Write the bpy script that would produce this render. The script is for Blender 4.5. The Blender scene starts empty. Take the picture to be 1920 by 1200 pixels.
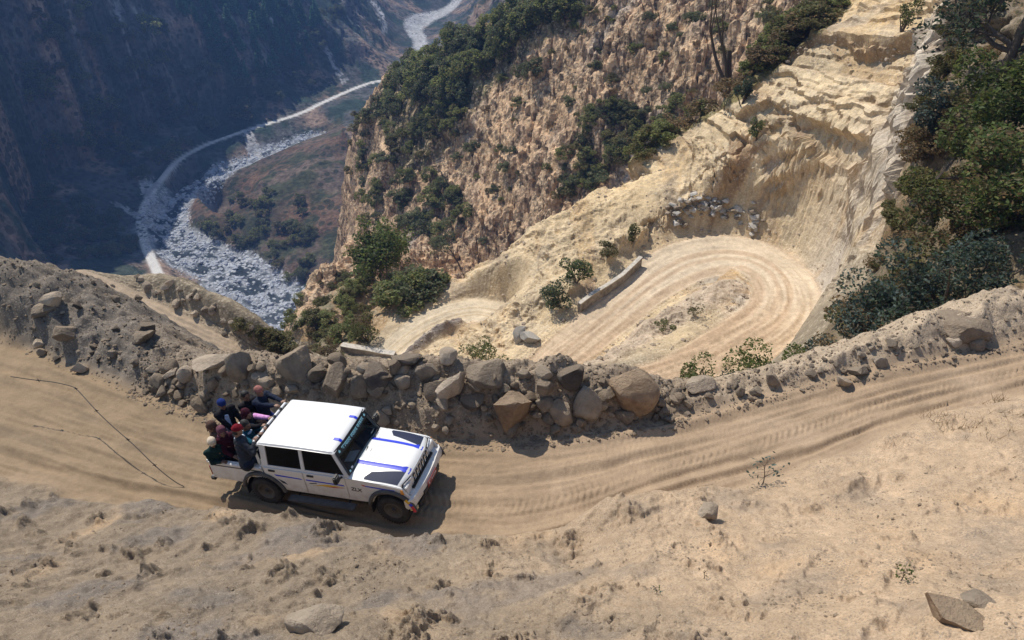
import bpy, bmesh, math, random
import numpy as np
from mathutils import Vector, Matrix, Euler, Quaternion

random.seed(7)
RS = np.random.RandomState(7)
scene = bpy.context.scene
COL = scene.collection

# ------------------------------------------------------------------ camera
CAM_H = 12.52
TH = math.radians(34.19)          # looking down
FPX = 1400.0                      # focal length for a 1920 wide frame
cam_data = bpy.data.cameras.new("camera")
cam = bpy.data.objects.new("camera", cam_data)
COL.objects.link(cam)
cam.location = (0, 0, CAM_H)
cam.rotation_euler = (math.pi / 2 - TH, 0, 0)
cam_data.sensor_width = 36.0
cam_data.lens = FPX / 1920 * 36.0
cam_data.clip_start = 0.1
cam_data.clip_end = 6000
scene.camera = cam

# ------------------------------------------------------------------ light
SUN_DIR = Vector((-0.64, 0.77, 0)).normalized()      # towards the sun, level
SUN_EL = math.radians(52)
world = bpy.data.worlds.new("World")
scene.world = world
world.use_nodes = True
wn = world.node_tree.nodes
sky = wn.new("ShaderNodeTexSky")
sky.sky_type = 'NISHITA'
sky.sun_disc = False
sky.sun_elevation = SUN_EL
sky.sun_rotation = math.atan2(SUN_DIR.x, SUN_DIR.y)
sky.air_density = 1.2
sky.dust_density = 0.4
sky.ozone_density = 1.5
bg = wn["Background"]
bg.inputs["Strength"].default_value = 0.125
world.node_tree.links.new(sky.outputs[0], bg.inputs[0])
sun_data = bpy.data.lights.new("sun", 'SUN')
sun_data.energy = 4.7
sun_data.angle = math.radians(0.53)
sun_data.color = (1.0, 0.93, 0.82)
sun = bpy.data.objects.new("sun", sun_data)
COL.objects.link(sun)
sd = Vector((SUN_DIR.x * math.cos(SUN_EL), SUN_DIR.y * math.cos(SUN_EL), math.sin(SUN_EL)))
sun.rotation_euler = sd.to_track_quat('Z', 'Y').to_euler()
sun.location = sd * 100
scene.cycles.volume_step_rate = 4.0
scene.cycles.volume_bounces = 0
scene.view_settings.view_transform = 'Standard'
scene.view_settings.look = 'None'
scene.view_settings.exposure = 0.0
scene.view_settings.gamma = 1.0
scene.cycles.max_bounces = 6
scene.cycles.diffuse_bounces = 2
scene.cycles.glossy_bounces = 2
scene.cycles.transparent_max_bounces = 8

# ------------------------------------------------------------------ geometry of the view: where a traced outline lands on the ground
FW = np.array([0, math.cos(TH), -math.sin(TH)])
RT = np.array([1.0, 0, 0])
UP = np.array([0, math.sin(TH), math.cos(TH)])


def ray(u, v):
    return FW + (u - 960) / FPX * RT - (v - 600) / FPX * UP


def P(x, y):
    """the plane the upper road lies on"""
    return .102 * ((x + 5.06) * .963 + (y - 12.08) * (-.271))


def onplane(u, v, off=0.0):
    d = ray(u, v)
    a = .102 * (.963 * d[0] - .271 * d[1])
    c = .102 * (5.06 * .963 + 12.08 * .271) + off
    t = (CAM_H - c) / (a - d[2])
    return t * d + np.array([0, 0, CAM_H])


def onz(u, v, z):
    d = ray(u, v)
    return (z - CAM_H) / d[2] * d + np.array([0, 0, CAM_H])


def onr(u, v, r):
    d = ray(u, v)
    return r / math.hypot(d[0], d[1]) * d + np.array([0, 0, CAM_H])


def project(X):
    d = X - np.array([0, 0, CAM_H])
    z = d @ FW
    return 960 + FPX * (d @ RT) / z, 600 - FPX * (d @ UP) / z, z


# ------------------------------------------------------------------ noise
def _hash(ix, iy, seed):
    h = (ix.astype(np.int64) * 374761393 + iy.astype(np.int64) * 668265263 + seed * 1442695041) & 0xffffffff
    h = ((h ^ (h >> 13)) * 1274126177) & 0xffffffff
    h = (h ^ (h >> 16)) & 0xffffffff
    return h.astype(np.float64) / 4294967295.0


def noise(x, y, seed=0):
    """gradient noise, about -1..1"""
    x0 = np.floor(x); y0 = np.floor(y)
    fx = x - x0; fy = y - y0
    u = fx * fx * fx * (fx * (fx * 6 - 15) + 10)
    v = fy * fy * fy * (fy * (fy * 6 - 15) + 10)
    def g(i, j):
        a = _hash(x0 + i, y0 + j, seed) * 6.28318530718
        return np.cos(a) * (fx - i) + np.sin(a) * (fy - j)
    a = g(0, 0); b = g(1, 0); c = g(0, 1); d = g(1, 1)
    return 1.5 * ((a * (1 - u) + b * u) * (1 - v) + (c * (1 - u) + d * u) * v)


def fbm(x, y, lam, octs, seed=0, gain=.5, lac=2.03, ridged=False, billow=False):
    s = np.zeros_like(x); a = 1.0; f = 1.0 / lam
    for o in range(octs):
        n = noise(x * f + 13.7 * o, y * f - 7.1 * o, seed + o)
        if ridged:
            n = 1 - 2 * np.abs(n)
        elif billow:
            n = 2 * np.abs(n) - .5
        s += a * n; a *= gain; f *= lac
    return s


def sstep(a, b, x):
    t = np.clip((x - a) / (b - a), 0, 1)
    return t * t * (3 - 2 * t)


# ------------------------------------------------------------------ object helpers
def tag(o, label=None, cat=None, group=None, kind=None):
    if label: o["label"] = label
    if cat: o["category"] = cat
    if group: o["group"] = group
    if kind: o["kind"] = kind
    return o


def empty(name, loc=(0, 0, 0), rz=0.0):
    o = bpy.data.objects.new(name, None)
    o.empty_display_size = .2
    COL.objects.link(o)
    o.location = loc
    o.rotation_euler = (0, 0, rz)
    return o


def link_mesh(name, me, mat=None, parent=None):
    o = bpy.data.objects.new(name, me)
    COL.objects.link(o)
    if mat is not None:
        for m in (mat if isinstance(mat, (list, tuple)) else [mat]):
            me.materials.append(m)
    if parent is not None:
        o.parent = parent
    return o


def np_mesh(name, V, Fq, smooth=True):
    """mesh from arrays; Fq: (n,k) faces"""
    me = bpy.data.meshes.new(name)
    V = np.asarray(V, dtype=np.float32); Fq = np.asarray(Fq, dtype=np.int32)
    n, k = Fq.shape
    me.vertices.add(len(V)); me.vertices.foreach_set("co", V.ravel())
    me.loops.add(n * k); me.loops.foreach_set("vertex_index", Fq.ravel())
    me.polygons.add(n)
    me.polygons.foreach_set("loop_start", np.arange(0, n * k, k, dtype=np.int32))
    me.polygons.foreach_set("use_smooth", np.full(n, smooth, dtype=bool))
    me.update(calc_edges=True)
    return me


def vcol(me, C, name="Col"):
    a = me.color_attributes.new(name, 'FLOAT_COLOR', 'POINT')
    C4 = np.ones((len(me.vertices), 4), dtype=np.float32); C4[:, :3] = C
    a.data.foreach_set("color", C4.ravel())


# ------------------------------------------------------------------ materials
def new_mat(name):
    m = bpy.data.materials.new(name)
    m.use_nodes = True
    nt = m.node_tree
    return m, nt, nt.nodes["Principled BSDF"]


def plain(name, col, rough=.6, metal=0.0, spec=.5, noise_amt=0.0, scale=20.0, bump=0.0, coat=0.0):
    m, nt, b = new_mat(name)
    b.inputs["Base Color"].default_value = (*col, 1)
    b.inputs["Roughness"].default_value = rough
    b.inputs["Metallic"].default_value = metal
    b.inputs["Specular IOR Level"].default_value = spec
    b.inputs["Coat Weight"].default_value = coat
    if noise_amt or bump:
        tc = nt.nodes.new("ShaderNodeTexCoord")
        nz = nt.nodes.new("ShaderNodeTexNoise")
        nz.inputs["Scale"].default_value = scale
        nz.inputs["Detail"].default_value = 5
        nt.links.new(tc.outputs["Object"], nz.inputs["Vector"])
        if noise_amt:
            mr = nt.nodes.new("ShaderNodeMapRange")
            mr.inputs[1].default_value = .3; mr.inputs[2].default_value = .7
            mr.inputs[3].default_value = 1 - noise_amt; mr.inputs[4].default_value = 1 + noise_amt
            nt.links.new(nz.outputs["Fac"], mr.inputs[0])
            mx = nt.nodes.new("ShaderNodeMix"); mx.data_type = 'RGBA'; mx.blend_type = 'MULTIPLY'
            mx.inputs[0].default_value = 1
            mx.inputs[6].default_value = (*col, 1)
            nt.links.new(mr.outputs[0], mx.inputs[7])
            nt.links.new(mx.outputs[2], b.inputs["Base Color"])
        if bump:
            bp = nt.nodes.new("ShaderNodeBump")
            bp.inputs["Strength"].default_value = .6
            bp.inputs["Distance"].default_value = bump
            nt.links.new(nz.outputs["Fac"], bp.inputs["Height"])
            nt.links.new(bp.outputs[0], b.inputs["Normal"])
    return m


def earth_mat(name, scales=(0.5, 4.0, 30.0), vary=(.18, .22, .25), bump=(.02, .006), bscale=(12, 60), speck=None, rough=.95):
    """ground: painted base colour x procedural mottling, bump at two scales. scales are per metre."""
    m, nt, b = new_mat(name)
    N = nt.nodes; L = nt.links
    b.inputs["Roughness"].default_value = rough
    b.inputs["Specular IOR Level"].default_value = .15
    at = N.new("ShaderNodeAttribute"); at.attribute_name = "Col"
    tc = N.new("ShaderNodeTexCoord")
    cur = at.outputs["Color"]
    for s, v in zip(scales, vary):
        nz = N.new("ShaderNodeTexNoise"); nz.inputs["Scale"].default_value = s
        nz.inputs["Detail"].default_value = 6; nz.inputs["Roughness"].default_value = .6
        L.new(tc.outputs["Object"], nz.inputs["Vector"])
        mr = N.new("ShaderNodeMapRange"); mr.inputs[1].default_value = .3; mr.inputs[2].default_value = .7
        mr.inputs[3].default_value = 1 - v; mr.inputs[4].default_value = 1 + v
        L.new(nz.outputs["Fac"], mr.inputs[0])
        mx = N.new("ShaderNodeMix"); mx.data_type = 'RGBA'; mx.blend_type = 'MULTIPLY'; mx.inputs[0].default_value = 1
        L.new(cur, mx.inputs[6]); L.new(mr.outputs[0], mx.inputs[7])
        cur = mx.outputs[2]
    if speck:      # (scale, threshold, colour, amount): scattered small stones or tufts of another colour
        for (s, th, colr, amt) in speck:
            vo = N.new("ShaderNodeTexVoronoi"); vo.inputs["Scale"].default_value = s
            L.new(tc.outputs["Object"], vo.inputs["Vector"])
            n2 = N.new("ShaderNodeTexNoise"); n2.inputs["Scale"].default_value = s * .12; n2.inputs["Detail"].default_value = 3
            L.new(tc.outputs["Object"], n2.inputs["Vector"])
            ad = N.new("ShaderNodeMath"); ad.operation = 'MULTIPLY_ADD'
            ad.inputs[1].default_value = -.9; ad.inputs[2].default_value = .45
            L.new(n2.outputs["Fac"], ad.inputs[0])
            sm = N.new("ShaderNodeMath"); sm.operation = 'ADD'
            L.new(vo.outputs["Distance"], sm.inputs[0]); L.new(ad.outputs[0], sm.inputs[1])
            mr = N.new("ShaderNodeMapRange"); mr.interpolation_type = 'SMOOTHSTEP'
            mr.inputs[1].default_value = th - .06; mr.inputs[2].default_value = th + .06
            mr.inputs[3].default_value = amt; mr.inputs[4].default_value = 0
            L.new(sm.outputs[0], mr.inputs[0])
            mx = N.new("ShaderNodeMix"); mx.data_type = 'RGBA'
            L.new(mr.outputs[0], mx.inputs[0]); L.new(cur, mx.inputs[6])
            mx.inputs[7].default_value = (*colr, 1)
            cur = mx.outputs[2]
    L.new(cur, b.inputs["Base Color"])
    nrm = None
    for d, s in zip(bump, bscale):
        nz = N.new("ShaderNodeTexNoise"); nz.inputs["Scale"].default_value = s
        nz.inputs["Detail"].default_value = 4; nz.inputs["Roughness"].default_value = .65
        L.new(tc.outputs["Object"], nz.inputs["Vector"])
        bp = N.new("ShaderNodeBump"); bp.inputs["Strength"].default_value = 1.0
        bp.inputs["Distance"].default_value = d
        L.new(nz.outputs["Fac"], bp.inputs["Height"])
        if nrm is not None: L.new(nrm, bp.inputs["Normal"])
        nrm = bp.outputs[0]
    L.new(nrm, b.inputs["Normal"])
    return m
# ================================================================== TERRAIN
# control points: traced image column/row + how far or how high the ground is there; ('x', x, y, z) are hidden ones
CP = []


def c(u, v, **k):
    if 'p' in k: q = onplane(u, v, k['p'])
    elif 'z' in k: q = onz(u, v, k['z'])
    else: q = onr(u, v, k['r'])
    CP.append(q)


def hid(u, r, z):
    """hidden ground on the bearing of image column u (mid frame), r metres out"""
    d = ray(u, 500); a = math.atan2(d[0], d[1])
    CP.append(np.array([r * math.sin(a), r * math.cos(a), z]))


# bank below the camera
for u, z0, z1, z2 in [(-150, 4.2, 2.3, 1.2), (60, 4.4, 2.5, 1.0), (300, 4.6, 2.9, 1.4), (600, 4.9, 3.3, 2.1), (850, 5.0, 3.4, 2.4), (1040, 4.9, 3.2, 2.1),
                      (1180, 5.4, 4.0, 2.9), (1400, 5.5, 4.1, 2.9), (1650, 5.8, 4.4, 3.2), (1900, 6.2, 4.7, 3.5), (2100, 6.4, 5, 4)]:
    c(u, 1200, z=z0); c(u, 1100, z=z1)
    if u < 500 or u > 1100: c(u, 1010, z=z2)
for u, v, o in [(-100, 905, .2), (60, 908, .25), (200, 938, .45), (350, 936, .8), (450, 947, 1.0), (560, 975, 1.4), (700, 1001, 1.7), (830, 1021, 1.8), (960, 1024, 1.6), (1060, 1028, 1.25),
                (1090, 1000, 1.3), (1135, 945, 1.55), (1200, 920, 1.2), (1300, 906, .8), (1400, 906, .45), (1500, 880, .25), (1600, 838, .2), (1700, 800, .25), (1860, 760, .3), (2000, 735, .3)]:
    c(u, v, p=o)
c(1120, 1060, z=3.2); c(1065, 1060, z=2.35)
c(1500, 960, z=2.1); c(1700, 900, z=2.2); c(1850, 860, z=2.6); c(1300, 960, z=2.2)
for u in (-100, 200, 600, 1000, 1400, 1800, 2100):
    d = ray(u, 1200); a = math.atan2(d[0], d[1])
    CP.append(np.array([3.4 * math.sin(a), 3.4 * math.cos(a), 6.3])); CP.append(np.array([2.2 * math.sin(a), 2.2 * math.cos(a), 7.2]))
# road outer edge, berm line
for u, v in [(-120, 600), (60, 668), (140, 695), (250, 740), (380, 785), (600, 820), (830, 835), (950, 840), (1100, 815), (1250, 800), (1400, 760), (1600, 705), (1860, 660), (2050, 615)]:
    c(u, v, p=0.0)
for u, v, o in [(-100, 520, 1.3), (0, 515, 1.5), (60, 517, 1.5), (130, 521, 1.3), (160, 556, .9), (190, 584, .6), (240, 606, .45), (290, 622, .4), (345, 672, .3), (60, 600, .7), (150, 630, .55), (250, 680, .4),
                (400, 695, .7), (500, 690, .8), (620, 698, .85), (740, 702, .85), (850, 690, 1.0), (930, 706, .85), (1040, 704, .9), (1150, 722, .6), (1230, 738, .3), (1330, 722, .12), (1450, 692, .12),
                (1560, 660, .2), (1680, 622, .35), (1760, 592, .5), (1860, 558, .6), (2000, 520, .6)]:
    c(u, v, p=o)
# outer slope below the berm, hidden
for u, r1, z1, r2, z2, r3, z3 in [(-100, 34, -5, 50, -18, 90, -60), (60, 33, -5, 48, -16, 90, -65), (200, 31, -5, 42, -14.5, 0, 0), (330, 27, -5, 38, -14, 0, 0), (450, 23, -5, 33, -14, 0, 0), (600, 20, -5, 30, -14, 46, -24),
                                  (740, 19, -5, 29, -14, 42, -22), (850, 18.5, -5, 28, -13.5, 40, -21), (960, 18, -5, 26, -12, 34, -17), (1100, 18, -5, 25, -11, 33, -15.5), (1230, 18, -5, 24, -10, 0, 0),
                                  (1350, 19, -4.5, 25, -9, 32, -14), (1480, 21, -4.5, 27, -8.5, 34, -13), (1600, 24, -4.5, 28, -6.5, 0, 0), (1750, 24, -2.8, 28, -4.5, 0, 0), (1900, 26, -1.5, 30, -2, 0, 0)]:
    hid(u, r1, z1); hid(u, r2, z2)
    if r3: hid(u, r3, z3)
# lower left road and its shoulders
for u, v, z in [(150, 529, -19), (210, 560, -19.6), (300, 602, -20.3), (380, 635, -21), (440, 664, -21.8), (200, 530, -19), (300, 560, -19.5), (400, 610, -20.6), (500, 655, -22),
                (200, 516, -17.9), (300, 511, -18.0), (360, 525, -18.3), (420, 560, -19), (480, 595, -19.8), (540, 635, -21), (590, 665, -23)]:
    c(u, v, z=z)
for u, r, z in [(150, 68, -22), (300, 64, -23), (400, 60, -25), (480, 57, -27), (540, 54, -28), (560, 70, -40), (480, 80, -50), (300, 90, -55), (100, 90, -55), (300, 160, -130), (450, 150, -125), (100, 160, -110), (520, 110, -85), (-100, 160, -110),
                (-100, 300, -212), (60, 370, -216), (200, 400, -222), (-100, 230, -185), (100, 230, -190), (300, 300, -210), (450, 280, -205), (540, 200, -170)]:
    hid(u, r, z)
# second hairpin (lower) and the slope left of it
for u, v, z in [(690, 668, -31), (740, 640, -30.6), (790, 605, -30.2), (850, 590, -30), (800, 655, -30.4), (860, 630, -30), (760, 672, -30.8), (830, 555, -29.6), (870, 528, -29.3), (760, 590, -30.2), (710, 625, -31),
                (640, 656, -33), (690, 600, -33.5), (720, 575, -35), (640, 630, -36), (600, 640, -38), (560, 610, -43), (620, 580, -43), (600, 545, -55)]:
    c(u, v, z=z)
for u, r, z in [(690, 80, -47), (760, 84, -50), (850, 82, -46), (930, 84, -44), (1000, 86, -44), (1100, 90, -44), (1250, 106, -48), (1400, 118, -42), (1550, 122, -34), (1700, 122, -26), (1900, 120, -15),
                (850, 110, -82), (950, 112, -84), (1100, 116, -80), (1250, 128, -62), (1400, 138, -50), (760, 118, -85), (690, 120, -88)]:
    hid(u, r, z)
c(700, 520, r=98); c(660, 530, r=100); c(740, 555, r=92); c(620, 545, r=108)
# slope between the hairpins
for u, v, z in [(895, 560, -28.4), (900, 640, -28.2), (940, 600, -26.9), (930, 660, -26.6), (950, 520, -25.9), (900, 507, -27.2), (1000, 560, -24.9), (1000, 458, -24.0), (1060, 500, -23.4), (1100, 540, -23.3),
                (1100, 374, -21.0), (1180, 420, -21.4), (1180, 470, -22.2), (1250, 274, -18.6), (1280, 370, -19.6), (1250, 430, -21.6), (1330, 400, -20.3), (1400, 420, -20.9)]:
    c(u, v, z=z)
# first hairpin
HP1 = [((900, 730), (1000, 740), -26.7), ((940, 700), (1040, 715), -26), ((1000, 665), (1085, 690), -25.3), ((1080, 600), (1145, 640), -24.5), ((1150, 540), (1210, 585), -23.8), ((1200, 492), (1265, 545), -23.2),
       ((1270, 455), (1310, 522), -22.7), ((1350, 440), (1355, 512), -22.3), ((1430, 452), (1395, 515), -22), ((1500, 490), (1412, 530), -21.6), ((1537, 545), (1415, 548), -21.2),
       ((1528, 610), (1398, 580), -20.6), ((1480, 655), (1330, 625), -19.8), ((1390, 705), (1230, 688), -18.9), ((1290, 740), (1130, 716), -18), ((1150, 790), (1000, 760), -16.8)]
for a, b2, z in HP1[1:]:
    c(*a, z=z); c(*b2, z=z)
c(1300, 560, z=-21.4); c(1380, 528, z=-21.3); c(1200, 630, z=-21.9); c(1110, 690, z=-21.6); c(1220, 660, z=-20.6)
# pale cut slope on the right
for u, v, r in [(1450, 440, 64.5), (1500, 350, 67.5), (1420, 330, 69.5), (1400, 190, 87), (1330, 290, 76), (1500, 250, 71.5), (1500, 110, 80), (1600, 20, 88), (1600, 150, 73), (1560, 300, 66), (1540, 420, 60), (1560, 520, 56),
                (1620, 420, 56), (1640, 300, 60), (1700, 150, 68), (1700, 40, 76), (1780, -20, 80), (1650, -60, 92), (1500, 60, 88), (1560, 590, 50), (1600, 540, 48)]:
    c(u, v, r=r)
# dark overgrown slope on the far right
for u, v, r in [(1700, 330, 46), (1680, 450, 42), (1760, 250, 47), (1790, 120, 52), (1860, 0, 56), (1860, 150, 47), (1860, 300, 40), (1800, 400, 37), (1860, 450, 31), (1750, 500, 33), (1680, 560, 32), (1640, 610, 30), (1560, 640, 29), (1980, 200, 42), (1980, 400, 32), (1900, -80, 62), (2050, 0, 50)]:
    c(u, v, r=r)
# tan hill across the ravine
for u, v, r in [(1100, 372, 150), (1100, 250, 160), (1100, 150, 172), (1100, 50, 186), (1100, -30, 200), (1300, 215, 150), (1300, 100, 163), (1300, 0, 178), (1450, 90, 152), (1450, 0, 164), (1450, -60, 180), (1200, 300, 150), (1200, 150, 167), (1200, 20, 186),
                (950, 460, 158), (950, 350, 171), (950, 250, 184), (950, 150, 198), (950, 70, 210), (1030, 20, 208), (850, 480, 170), (850, 380, 184), (850, 280, 198), (850, 180, 214), (850, 85, 232),
                (760, 500, 165), (760, 400, 192), (760, 300, 212), (760, 220, 228), (775, 140, 245), (700, 200, 262), (700, 280, 244), (700, 360, 222), (655, 262, 262), (665, 310, 250), (700, 440, 190), (650, 470, 160), (600, 520, 140), (560, 575, 122), (730, 165, 262), (1640, -40, 150)]:
    c(u, v, r=r)
for u, r, z in [(1100, 230, 5), (1300, 220, 15), (1450, 215, 25), (1650, 180, 15), (1900, 170, 25), (1100, 400, 30), (1400, 400, 35), (1900, 400, 35), (1040, 245, -45), (950, 250, -80), (850, 275, -105), (775, 290, -125), (700, 310, -150),
                (640, 300, -180), (620, 250, -165), (600, 200, -140), (560, 160, -115), (950, 330, -140), (1060, 300, -60), (850, 380, -180), (740, 400, -212), (950, 500, -150), (1100, 700, 25), (1500, 900, 35), (1060, 500, 0)]:
    hid(u, r, z)
# valley floor: terraces, river, far road
for u, v, z in [(560, 560, -226), (520, 545, -228), (450, 500, -229), (400, 470, -229), (330, 440, -230), (310, 470, -230), (290, 430, -229), (330, 370, -229), (400, 325, -228), (480, 290, -227), (545, 265, -226),
                (450, 430, -220), (400, 400, -222), (550, 480, -222), (600, 430, -214), (550, 380, -212), (480, 370, -216), (600, 330, -208), (620, 280, -208), (520, 320, -216), (640, 230, -212), (580, 280, -215), (680, 185, -216),
                (290, 500, -224), (262, 400, -222), (290, 350, -222), (330, 300, -222), (400, 265, -221), (480, 238, -220), (560, 215, -219), (620, 185, -219), (690, 155, -219), (740, 140, -222),
                (780, 100, -226), (800, 40, -226), (770, 60, -225), (840, 20, -225), (860, 0, -224)]:
    c(u, v, z=z)
for u, r, z in [(330, 480, -232), (330, 540, -232), (400, 480, -231), (400, 550, -229), (470, 450, -228), (470, 540, -224), (540, 400, -222), (540, 470, -222), (600, 350, -214), (620, 440, -212), (270, 480, -228), (240, 450, -222), (240, 510, -217), (350, 590, -231), (370, 640, -230), (450, 620, -224), (520, 560, -220),
                (310, 600, -230), (430, 700, -226), (530, 650, -216), (590, 560, -213), (650, 500, -212), (650, 620, -211), (700, 560, -212), (700, 700, -214), (750, 800, -222), (800, 700, -222), (800, 900, -226)]:
    hid(u, r, z)
# shaded mountain on the left
for u, v, z in [(60, 510, -190), (60, 400, -172), (60, 300, -152), (60, 200, -132), (60, 100, -109), (60, 0, -88), (-120, 450, -150), (-120, 250, -118), (-120, 50, -78), (-120, -50, -58), (60, -70, -70),
                (200, 450, -206), (200, 350, -186), (200, 250, -160), (200, 150, -130), (200, 50, -102), (200, -40, -70), (300, 250, -200), (300, 150, -165), (300, 50, -135),
                (400, 200, -204), (400, 100, -170), (400, 0, -130), (550, 150, -207), (550, 60, -174), (550, -20, -142), (640, 140, -213), (650, 60, -196), (650, 0, -172), (690, 100, -205), (720, 60, -212), (700, 0, -200), (760, 20, -212), (770, -40, -190), (880, -30, -205)]:
    c(u, v, z=z)
for u, r, z in [(-200, 660, 10), (60, 660, 0), (200, 760, 0), (400, 960, -10), (550, 1080, -20), (700, 1300, -60), (-200, 900, 35), (100, 900, 35), (300, 1100, 35), (550, 1350, 30), (800, 1600, 0), (950, 1600, 0), (900, 1350, -150), (1000, 900, -160), (1000, 1200, -80), (300, 1650, 40), (-100, 1650, 40), (1500, 1650, 40)]:
    hid(u, r, z)
CP = np.array(CP)


def fit_surface(pts):
    r = np.hypot(pts[:, 0], pts[:, 1])
    q = np.stack([np.arctan2(pts[:, 0], pts[:, 1]), np.log(r)], 1)
    w = (CAM_H - pts[:, 2]) / r
    n = len(q)
    D = np.sqrt(((q[:, None] - q[None]) ** 2).sum(-1) + .02 ** 2)
    A = np.zeros((n + 3, n + 3))
    A[:n, :n] = D - np.eye(n) * .004
    A[:n, n] = 1; A[:n, n + 1:] = q
    A[n, :n] = 1; A[n + 1:, :n] = q.T
    s = np.linalg.solve(A, np.concatenate([w, np.zeros(3)]))
    return q, s


_q, _s = fit_surface(CP)


def base_w(az, L):
    out = np.empty(len(az))
    for i in range(0, len(az), 20000):
        p = np.stack([az[i:i + 20000], L[i:i + 20000]], 1)
        D = np.sqrt(((p[:, None] - _q[None]) ** 2).sum(-1) + .02 ** 2)
        out[i:i + 20000] = D @ _s[:len(_q)] + _s[len(_q)] + p @ _s[len(_q) + 1:]
    return out


AZ0, AZ1 = math.radians(-86), math.radians(86)
L0, L1 = math.log(1.5), math.log(1650)
CA, CL = 345, 330
ca = np.linspace(AZ0, AZ1, CA); cl = np.linspace(L0, L1, CL)
gA, gL = np.meshgrid(ca, cl)
Wc = base_w(gA.ravel(), gL.ravel()).reshape(CL, CA)


def blur(Z):
    Zp = np.pad(Z, 1, mode='edge')
    Z = (Zp[:-2] + 2 * Zp[1:-1] + Zp[2:]) / 4
    return (Z[:, :-2] + 2 * Z[:, 1:-1] + Z[:, 2:]) / 4


Wc = blur(Wc)


def cubic(Z, fy, fx):
    """Catmull-Rom sampling of grid Z at fractional rows fy and columns fx"""
    def wts(t):
        return np.stack([-.5 * t + t * t - .5 * t ** 3, 1 - 2.5 * t * t + 1.5 * t ** 3, .5 * t + 2 * t * t - 1.5 * t ** 3, -.5 * t * t + .5 * t ** 3])
    iy = np.clip(np.floor(fy).astype(int), 1, Z.shape[0] - 3); ix = np.clip(np.floor(fx).astype(int), 1, Z.shape[1] - 3)
    wy = wts(np.clip(fy - iy, -1, 2)); wx = wts(np.clip(fx - ix, -1, 2))
    out = 0
    for j in range(4):
        row = 0
        for i in range(4):
            row = row + wx[i] * Z[iy + j - 1, ix + i - 1]
        out = out + wy[j] * row
    return out


def base_z(x, y):
    r = np.hypot(x, y)
    az = np.arctan2(x, y); L = np.log(np.maximum(r, 2.0))
    return CAM_H - r * cubic(Wc, (L - L0) / (L1 - L0) * (CL - 1), (az - AZ0) / (AZ1 - AZ0) * (CA - 1))


# ---- upper road: between two traced edges on the plane P
_out = np.array([onplane(u, v) for u, v in [(-250, 560), (-120, 600), (0, 640), (60, 668), (140, 695), (250, 740), (380, 785), (600, 818), (830, 835), (950, 840), (1100, 815), (1250, 800), (1400, 760), (1600, 705), (1860, 660), (1920, 645), (2150, 590)]])
_in = np.array([onplane(u, v) for u, v in [(-250, 830), (-120, 850), (0, 880), (60, 895), (200, 935), (350, 955), (560, 1010), (830, 1060), (1080, 1050), (1130, 990), (1300, 930), (1400, 900), (1500, 870), (1600, 830), (1700, 790), (1860, 745), (1920, 730), (2150, 670)]])


def _smooth_edge(E):
    xs = np.linspace(E[0, 0], E[-1, 0], 400)
    ys = np.interp(xs, E[:, 0], E[:, 1])
    k = np.ones(31) / 31
    return xs, np.convolve(np.pad(ys, 15, mode='reflect', reflect_type='odd'), k, 'valid')


_oe = _smooth_edge(_out); _ie = _smooth_edge(_in)


def road_coord(x, y):
    """0 at the inner edge, 1 at the outer edge of the upper road; and metres outside (negative inside)"""
    yo = np.interp(x, *_oe); yi = np.interp(x, *_ie)
    sl = np.cos(np.arctan(np.gradient(_oe[1], _oe[0])))
    cs = np.interp(x, _oe[0], sl)
    return (y - yi) / (yo - yi), np.maximum((yi - y), (y - yo)) * cs, (y - yo) * cs, (yi - y) * cs


class Ribbon:
    """a lower road: list of (left xyz, right xyz)"""
    def __init__(self, pairs, n=160):
        A = np.array([p[0] for p in pairs]); B = np.array([p[1] for p in pairs])
        t = np.linspace(0, len(A) - 1, n)
        k = np.arange(len(A))
        f = lambda Q: np.stack([np.interp(t, k, Q[:, i]) for i in range(3)], 1)
        A = f(A); B = f(B)
        ker = np.ones(9) / 9
        sm = lambda Q: np.stack([np.convolve(np.pad(Q[:, i], 4, mode='edge'), ker, 'valid') for i in range(3)], 1)
        A = sm(A); B = sm(B)
        self.c = (A + B) / 2
        self.h = np.hypot(*(A - B)[:, :2].T) / 2
        tg = np.gradient(self.c[:, :2], axis=0)
        tg /= np.linalg.norm(tg, axis=1)[:, None] + 1e-9
        self.n = np.stack([-tg[:, 1], tg[:, 0]], 1)
        # half width measured across the road, not along a slanted pair
        self.h = np.abs(((A - B)[:, :2] * self.n).sum(1)) / 2
        self.s = np.concatenate([[0], np.cumsum(np.linalg.norm(np.diff(self.c[:, :2], axis=0), axis=1))])

    def coords(self, x, y):
        lat = np.empty(len(x)); out = np.empty(len(x)); z = np.empty(len(x)); s = np.empty(len(x))
        for i in range(0, len(x), 40000):
            p = np.stack([x[i:i + 40000], y[i:i + 40000]], 1)
            d = ((p[:, None] - self.c[None, :, :2]) ** 2).sum(-1)
            j = d.argmin(1)
            r = p - self.c[j, :2]
            l = (r * self.n[j]).sum(1)
            dist = np.sqrt(d[np.arange(len(j)), j])
            # beyond the ends the distance runs along the road
            e = (j == 0) | (j == len(self.c) - 1)
            lat[i:i + 40000] = l / self.h[j]
            out[i:i + 40000] = np.where(e, dist, np.abs(l)) - self.h[j]
            z[i:i + 40000] = self.c[j, 2]; s[i:i + 40000] = self.s[j]
        return lat, out, z, s


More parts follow.
